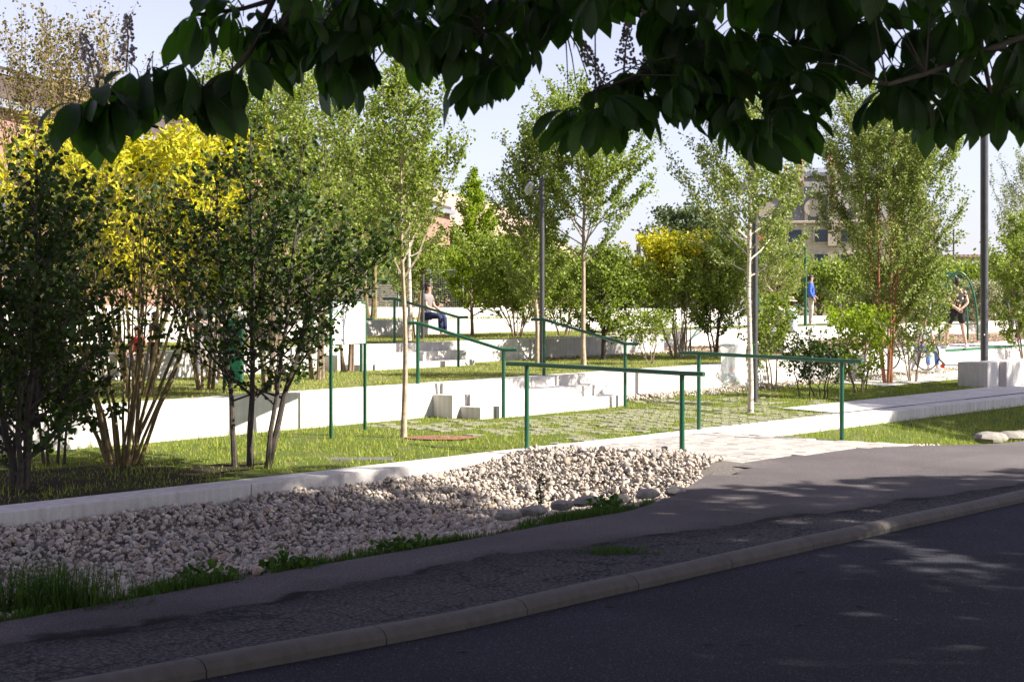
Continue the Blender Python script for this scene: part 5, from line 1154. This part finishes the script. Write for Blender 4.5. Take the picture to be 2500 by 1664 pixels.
for px, w_, top, y in ((2033, .30, 404, -.3), (1957, .26, 410, .8), (2238, .32, 412, .3)):
    x = (px - 2075) * s_
    m = MB(); m.box((x - w_, y, zz(600)), (x + w_, y + .9, zz(top + 6))); ch = m.build('chimney', M['lime'], root)
    m = MB(); m.box((x - w_ - .12, y - .12, zz(top + 6)), (x + w_ + .12, y + 1.02, zz(top - 2))); m.build('chimney_cap', M['lime'], ch, bevel=.03)
    for k in range(9):
        z = zz(520) + k * .32; hw = .10 if k % 2 else .19
        if z < zz(top + 20): m = MB(); m.box((x - hw, y - .03, z), (x + hw, y - .002, z + .30)); m.build('brick', M['brickred'], ch)
    for dx in (-.14, .14):
        m = MB(); m.tube([(x + dx, y + .4, zz(top - 2)), (x + dx, y + .4, zz(top - 14)), (x + dx, y + .4, zz(top - 30)), (x + dx, y + .4, zz(top - 32))], [.12, .09, .095, .12], 10); m.build('chimney_pot', M['pot'], ch, smooth=True)
for px in (1867, 1987, 2110):
    x = (px - 2075) * s_; m = MB(); m.box((x - .55, -.12, zz(545)), (x + .55, 1.4, zz(507))); dr = m.build('dormer', M['lime'], root)
    m = MB(); m.tube([(x, -.16, zz(507)), (x, 1.4, zz(507))], .58, 20); m.build('dormer_arch', M['lime'], dr, smooth=True)
    m = MB(); m.box((x - .32, -.15, zz(541)), (x + .32, -.123, zz(512))); m.build('pane', M['glass'], dr)
for px in lin(1880, 2260, 6):
    for a, c_ in ((590, 560), (660, 620)):
        x = (px - 2075) * s_; m = MB(); m.box((x - .55, -.10, zz(a + 3)), (x + .55, -.002, zz(c_ - 3))); wnd = m.build('window', M['lime'], root)
        m = MB(); m.box((x - .42, -.13, zz(a)), (x + .42, -.103, zz(c_))); m.build('pane', M['glass'], wnd)
for px, y in ((1915, 5), (1930, 5), (2055, 5), (2062, 5)):
    x = (px - 2075) * s_; m = MB(); m.tube([(x, y, zz(420)), (x, y, zz(384))], .1, 8); m.build('chimney_pot', M['pot'], root, smooth=True)
# shelter roof at the right
c0 = D(2420, 0, 72); root = tag(empty('roofed_shelter', (c0.x, c0.y, 0)), 'distant open shelter with a ribbed brown roof beam at the right', 'shelter'); s7 = 72 / F; z7 = lambda py: EYE + (HZ - py) * s7
M['beam'] = simple('weathered_beam', (.33, .24, .19), .9)
xl7, xr7 = (2300 - 2420) * s7, (2620 - 2420) * s7
m = MB(); m.box((xl7, 0, z7(637)), (xr7, .25, z7(627))); m.build('beam', M['beam'], root)
m = MB(); n = 30
for k in range(n):
    x = xl7 + (xr7 - xl7) * k / n; w7 = (xr7 - xl7) / n; m.hexa([(x, -.1, z7(627)), (x + w7, -.1, z7(627)), (x + w7, 3, z7(627)), (x, 3, z7(627)), (x, -.1, z7(621)), (x + w7, -.1, z7(626)), (x + w7, 3, z7(626)), (x, 3, z7(621))])
m.build('ribbed_roof', M['tile'], root)
for px in (2310, 2440, 2560): x = (px - 2420) * s7; m = MB(); m.box((x - .1, .02, 0), (x + .1, .22, z7(637))); m.build('column', M['beam'], root)
m = MB(); m.box((xl7, 3.0, 0), (xr7, 3.2, z7(643))); m.build('back_wall', M['white'], root)
# rail catenary poles
for px, t, lab in ((1562, 566, 'taller distant catenary pole left of the dark rounded tree'), (1557, 595, 'shorter distant catenary pole beside the taller one'), (1632, 600, 'thin distant pole just above the yellow shrub')):
    c = D(px, 0, 110 if px != 1632 else 95); root = tag(empty('catenary_pole', (c.x, c.y, 0)), lab, 'pole', 'distant railway poles'); s9 = c.y / F
    m = MB(); m.tube([(0, 0, 0), (0, 0, EYE + (HZ - t) * s9)], .11, 6); m.build('mast', M['pole'], root)
    if px != 1632: m = MB(); m.tube([(0, 0, EYE + (HZ - 610) * s9), (2.2, 0, EYE + (HZ - 608) * s9)], .05, 5); m.build('cross_arm', M['pole'], root)

# ------------------------------------------------------------------ chestnut trees
M['wood'] = simple('chestnut_bark', (.09, .07, .055), .9, var=.35, scale=12, bump=.8)
def palmate(seed, hang=True, res=7):
    r = random.Random(seed); V, Fc, UVs = [], [], []
    prof = [(0, .015), (.15, .05), (.32, .11), (.5, .165), (.66, .175), (.79, .155), (.89, .085), (1, 0.0)]
    for k, th in enumerate((-1.9, -1.2, -.6, 0, .6, 1.2, 1.9)):
        L = (.13, .19, .235, .26, .235, .19, .13)[k] * r.uniform(.85, 1.12); az = th + r.uniform(-.12, .12); d0 = r.uniform(.0, .8); d1 = r.uniform(1.15, 1.55) if hang else r.uniform(.2, .7)
        x, z, n0 = 0.01, 0.0, len(V); pt = 0; curl = r.uniform(-.1, .25); sw = r.uniform(-.25, .25)
        for (t, w) in prof:
            dz = d0 + (d1 - d0) * min(1, t * 1.3); x += math.cos(dz) * (t - pt) * L; z -= math.sin(dz) * (t - pt) * L; pt = t; ww = w * L * 1.0 * r.uniform(.95, 1.05)
            azz = az + sw * t * .4; fx, fy = math.cos(azz), math.sin(azz); sx_, sy_ = -fy, fx
            for q in (-1, 0, 1):
                h = 0 if q == 0 else ww * .28
                V.append((x * fx + q * ww * sx_ + (math.sin(dz) * h * fx if q else 0), x * fy + q * ww * sy_ + (math.sin(dz) * h * fy if q else 0), z + math.cos(dz) * h)); UVs.append(((q + 1) / 2, t))
        for i in range(len(prof) - 1):
            for q in (0, 1): a = n0 + i * 3 + q; Fc.append((a, a + 1, a + 4, a + 3))
    n0 = len(V)
    for i, (zz_, rr_) in enumerate(((0, .003), (.03, .0025), (.06, .002))):
        for q in range(3): w = 2.1 * q; V.append((rr_ * math.cos(w) - .02 * i, rr_ * math.sin(w), zz_)); UVs.append((.5, .5))
    for i in range(2):
        for q in range(3): a = n0 + i * 3; Fc.append((a + q, a + (q + 1) % 3, a + 3 + (q + 1) % 3, a + 3 + q))
    me = mesh_np('leaf', V, Fc, M['chestnut'], True); uv = me.uv_layers.new(name='UVMap')
    for lp_ in me.loops: uv.data[lp_.index].uv = UVs[lp_.vertex_index]
    return me
LM = [palmate(s) for s in range(9)]
S5 = 2500 / 2356.0
def interp(pts, x):
    if x <= pts[0][0]: return pts[0][1]
    for (a, b_), (c_, d_) in zip(pts, pts[1:]):
        if a <= x <= c_: return b_ + (d_ - b_) * (x - a) / (c_ - a)
    return pts[-1][1]
trunkA = Vector((2.4, -2.0, -.07)); treeA = tag(empty('chestnut_tree', tuple(trunkA)), 'large horse chestnut tree whose low leafy boughs hang across the top of the picture', 'tree')
def local(p): return Vector(p) - trunkA
BR = [[(640, -60, 5.2), (628, 0, 5.15), (600, 60, 5.1), (575, 120, 5.05), (535, 165, 5.0), (465, 205, 4.95), (400, 222, 4.9), (330, 215, 4.85), (220, 215, 4.75)],
      [(700, -40, 5.3), (655, 60, 5.25), (640, 100, 5.2), (612, 150, 5.2)], [(640, 60, 5.1), (720, 105, 5.15), (780, 150, 5.2), (860, 150, 5.3)], [(628, 0, 5.15), (560, 20, 5.1), (450, 35, 5.1)],
      [(1330, -40, 5.5), (1300, 60, 5.45), (1240, 110, 5.4), (1180, 130, 5.4)], [(1050, -60, 5.5), (1080, 20, 5.4), (1120, 90, 5.3)],
      [(2120, -60, 5.7), (1960, 50, 5.6), (1830, 110, 5.5), (1720, 170, 5.45), (1600, 150, 5.4), (1500, 165, 5.35), (1370, 210, 5.2)],
      [(1830, 110, 5.5), (1850, 190, 5.45), (1760, 270, 5.4)], [(2420, 60, 5.2), (2260, 120, 5.1), (2130, 170, 5.0), (2040, 195, 4.9)], [(2260, 120, 5.1), (2280, 220, 5.2), (2230, 260, 5.2)]]
limbs = {0: (.2, 3.3, 3.6), 4: (.8, 3.2, 3.8), 6: (1.6, 3.4, 3.9), 8: (2.0, 3.5, 3.7), 5: (.6, 3.2, 3.8), 1: (.2, 3.3, 3.6)}
brp = []
for i, br in enumerate(BR):
    pts = [D(x * S5, y * S5, d) for x, y, d in br]; brp.append(pts)
    full = [local(p) for p in pts]
    if i in limbs: full = [Vector((.2, .3, 4.6)), Vector((.2, 1.6, 5.0)).lerp(local(Vector(limbs[i])), .4), local(Vector(limbs[i]))] + full
    n = len(full); r1 = .007 if i in (0, 6, 8) else .005
    rads = [.05, .035, .022] if i in limbs else []
    rads = rads + [r1 * 1.6 * (1 - .7 * k / len(pts)) + .002 for k in range(len(pts))]
    m = MB(); m.tube(full, rads, 7); m.build('branch', M['wood'], treeA, smooth=True)
bottom = [(100, 385), (150, 372), (250, 362), (300, 335), (350, 322), (400, 292), (470, 305), (520, 272), (560, 215), (610, 215), (645, 165), (700, 265), (760, 225), (810, 240), (860, 215), (900, 125), (960, 185), (1030, 200), (1070, 290), (1110, 268), (1140, 280), (1190, 300), (1250, 215), (1275, 130), (1310, 95), (1340, 92), (1400, 72), (1440, 95), (1480, 100), (1560, 110)]
bottom2 = [(1285, 340), (1330, 342), (1370, 345), (1420, 350), (1475, 368), (1530, 300), (1590, 290), (1620, 345), (1660, 362), (1700, 385), (1800, 390), (1840, 330), (1870, 372), (1920, 270), (1950, 250), (1990, 230), (2040, 150)]
top2 = [(1285, 285), (1350, 200), (1450, 165), (1500, 140), (1560, 60), (1600, -150), (2040, -150)]
bottom3 = [(1945, 300), (1975, 350), (2040, 300), (2075, 332), (2110, 370), (2170, 380), (2230, 300), (2270, 325), (2360, 345), (2420, 345)]
top3 = [(1945, 260), (2040, 195), (2070, 30), (2090, -150), (2420, -150)]
hubs = [(225, 225, 4.75, 1.12), (240, 215, 4.8, 1.1), (300, 170, 4.9, .9), (350, 155, 4.9, .9), (420, 150, 4.95, .95), (447, 38, 5.1, .95), (512, 8, 5.1, .9), (530, 30, 5.2, .8), (405, 215, 4.9, .9), (470, 205, 4.95, .95), (535, 165, 5.0, .95), (580, 140, 5.05, .9), (270, 235, 4.8, .95), (330, 215, 4.9, .9), (180, 240, 4.75, 1.0), (380, 175, 5, .9), (560, 60, 5.1, .8), (600, 40, 5.2, .9), (500, 175, 5, .9)]
hubs = [(x, y, d, s * .84) for i, (x, y, d, s) in enumerate(hubs)]
rr = random.Random(11)
def fill(x0, x1, topf, botf, n):
    pl = []; tries = 0
    while len(pl) < n and tries < 20000:
        tries += 1; x = rr.uniform(x0, x1); b_ = min(interp(botf, x - 45), interp(botf, x), interp(botf, x + 45)); t_ = interp(topf, x) if topf else -130
        lim = b_ - 84 + rr.gauss(0, 13)
        if lim < t_: lim = t_ + 12
        if lim < -130: continue
        y = rr.uniform(t_, lim) if rr.random() < .55 else lim - abs(rr.gauss(0, 18))
        if any(abs(x - a) < 22 and abs(y - c_) < 20 for a, c_ in pl): continue
        pl.append((x, y)); hubs.append((x, y, rr.uniform(4.9, 5.9), rr.uniform(.52, .86)))
fill(620, 1300, None, bottom, 96); fill(1300, 1560, None, bottom, 18); fill(1300, 2030, top2, bottom2, 104); fill(2010, 2400, top3, bottom3, 58)
allbr = [p for b_ in brp for p in b_]
for k, (x, y, d, s) in enumerate(hubs[:300]):
    p = local(D(x * S5, y * S5, d)); o = link('leaf', LM[k % 9], treeA, p, (rr.gauss(0, .3), rr.gauss(0, .3), rr.uniform(0, 6.28)))
    o.scale = (s * 1.12,) * 3
# twigs joining leaves to the boughs
m = MB()
for k, (x, y, d, s) in enumerate(hubs):
    p = D(x * S5, y * S5, d) + Vector((0, 0, .05 * s)); near_ = min(allbr, key=lambda q: (q - p).length)
    m.tube([local(near_), local(near_.lerp(p, .5) + Vector((0, 0, .03))), local(p)], [.004, .003, .002], 4, False)
m.build('twigs', M['wood'], treeA)['kind'] = 'stuff'
# flower spikes
fm = []
for s in range(3):
    m = MB(); rr2 = random.Random(s)
    m.tube([(0, 0, 0), (.005, 0, .1), (0, .004, .19)], [.004, .003, .0015], 5)
    for k in range(150):
        t = rr2.random(); z = .03 + t * .16; q = .042 * (1 - t * .75); a = rr2.uniform(0, 6.28); s2 = rr2.uniform(.003, .006); q2 = q * rr2.uniform(.5, 1)
        ball(m, (q2 * math.cos(a), q2 * math.sin(a), z), (s2, s2, s2 * 1.1), 5, 3)
    fm.append(m.mesh('flower_spike', M['flower'], True))
for k, (x, y, tilt) in enumerate(((222, 205, -.25), (290, 165, .05), (775, 65, .1), (1075, 60, -.1), (1435, 168, -.35), (1500, 150, -.2), (1395, 212, -.5), (2145, 172, -.35), (2205, 95, -.1))):
    o = link('flower_spike', fm[k % 3], treeA, local(D(x * S5, y * S5, 5.4)), (0, tilt, k * 1.1)); o.scale = (1.15,) * 3
# crowns above the frame and the neighbouring chestnuts
def seven():
    V, Fc = [], []
    for th in (-1.9, -1.2, -.6, 0, .6, 1.2, 1.9):
        c_, s = math.cos(th), math.sin(th); n0 = len(V); L = 1 - abs(th) * .22
        for (a, w) in ((.02, 0), (.62, .17), (1, 0), (.62, -.17)): V.append((a * L * c_ - w * s * L, a * L * s + w * c_ * L, -.25 * a * a))
        Fc += [[n0, n0 + 1, n0 + 2], [n0, n0 + 2, n0 + 3]]
    return np.array(V), np.array(Fc)
SEV = seven()
M['crown_leaf'] = leaf_mat('crown_leaf', [(.03, .06, .014), (.05, .09, .02), (.07, .12, .025)], .25)
def crown_cloud(c, rad, n, ok=None):
    out = []
    while len(out) < n:
        d = Vector((random.gauss(0, 1), random.gauss(0, 1), random.gauss(0, 1))).normalized(); q = random.random() ** .45
        lump = 1 + .16 * math.sin(d.x * 5 + c.x) * math.sin(d.y * 4 + c.y) + .10 * math.sin(d.z * 7)
        p = Vector((c.x + d.x * rad[0] * q * lump, c.y + d.y * rad[1] * q * lump, c.z + d.z * rad[2] * q * lump))
        if p.z < 2.3: continue
        if p.y > .3 and abs(p.x) < .40 * p.y + .25 and p.z < EYE + .235 * p.y + .22 : continue
        if ok and not ok(p): continue
        out.append((p.x, p.y, p.z))
    return np.array(out)
def chestnut(root, base, c, rad, n, ls=.34):
    pts = crown_cloud(Vector(c), rad, n); pts -= np.array(base)
    V, Fc = scatter([SEV], pts, RNG.uniform(.7, 1.15, n) * ls, z_rot(n, .45)); link('crown', mesh_np('crown', V, Fc, M['crown_leaf']), root)['kind'] = 'stuff'
    m = MB(); cz = c[2] - base[2]; dx, dy = c[0] - base[0], c[1] - base[1]
    m.tube([(0, 0, -.2), (0, 0, .3), (.02, 0, 2.2), (dx * .3, dy * .3, cz * .8), (dx, dy, cz + rad[2] * .6)], [.36, .27, .22, .15, .03], 12); m.build('trunk', M['wood'], root, smooth=True)
    for k in range(9):
        a = k * 2.4; e = Vector((dx + math.cos(a) * rad[0] * .75, dy + math.sin(a) * rad[1] * .75, cz + random.uniform(-.3, .6) * rad[2]))
        s = Vector((dx * .2, dy * .2, 2.3 + k * .28)); pw = e + Vector(base)
        if pw.y > .3 and abs(pw.x) < .42 * pw.y + .3 and pw.z < EYE + .25 * pw.y + .4: e.z = EYE + .25 * pw.y + .8 - base[2]
        mid = s.lerp(e, .5) + Vector((0, 0, .5)); m = MB(); m.tube([s, mid, e], [.10, .06, .015], 7); m.build('limb', M['wood'], root, smooth=True)
def uvw(u, v, z): return W(u, v, z)
chestnut(treeA, trunkA, (2.2, 1.2, 6.6), (6.8, 6.4, 3.4), 10000)
for (u, v, h, rad, n, lab) in ((10.0, -0.9, 8.6, (5.1, 5.1, 3.4), 11000, 'horse chestnut beside the road, out of the picture to the right'),
                               (17.4, -6.4, 5.6, (6.2, 4.2, 2.3), 20000, 'smaller horse chestnut further along the road on the right'),
                               (31.8, -2.4, 8.8, (4.9, 4.9, 3.4), 9000, 'third horse chestnut along the road on the right'),
                               (-9.5, -2.0, 7.4, (6.2, 6.2, 4.2), 9000, 'unseen horse chestnut added out of the picture to the left to deepen the road shade')):  # last one: unseen tree added to block sky light over the road
    b = W(u, -3.0 if v > -8 else v, -.07); c_ = W(u, v, h); r_ = tag(empty('chestnut_tree', tuple(b)), lab, 'tree'); chestnut(r_, b, tuple(c_), rad, n)

# litter and twigs on the road
m0 = MB(); m0.tube([(-.03, 0, 0), (0, .004, .003), (.03, -.002, 0)], [.003, .004, .002], 5); tw = m0.mesh('twig', M['bark_dark'])
for px, py in ((1730, 1572), (1815, 1573), (2165, 1364), (1955, 1396), (1490, 1480), (1950, 1525), (2100, 1480), (700, 1600), (1130, 1590), (1330, 1500)):
    d = (EYE + .073) * F / (py - HZ); q = D(px, py, d); q.z = -.072; o = link('twig', tw, None, tuple(q), (0, 0, random.uniform(-.6, .6))); tag(o, 'tiny dark twig lying on the shaded road', 'twig', 'twigs scattered on the road')
n = 170; uu = RNG.uniform(2, 14, n); vv = RNG.uniform(1.5, 6.7, n); pts = np.array([tuple(W(a, c_, .006 if c_ > kerb_v(a) + .12 else -.070)) for a, c_ in zip(uu, vv)])
V, Fc = scatter([OVAL], pts, RNG.uniform(.008, .02, n), z_rot(n, .15)); o = link('leaf_litter', mesh_np('leaf_litter', V, Fc, M['leaf_brown'])); tag(o, 'small dry leaf scraps scattered over the road and sidewalk', 'leaf litter', kind='stuff')
# weeds at the kerb
p = P(1500, 0, 5.72); n = 500; pts = np.array([(p.x + random.gauss(0, .12), p.y + random.gauss(0, .06), 0) for _ in range(n)])
grass('kerb_grass', pts, .02, .07, M['grass_dark'], 'patch of grass growing behind the kerb in the cracked asphalt', 1.0)
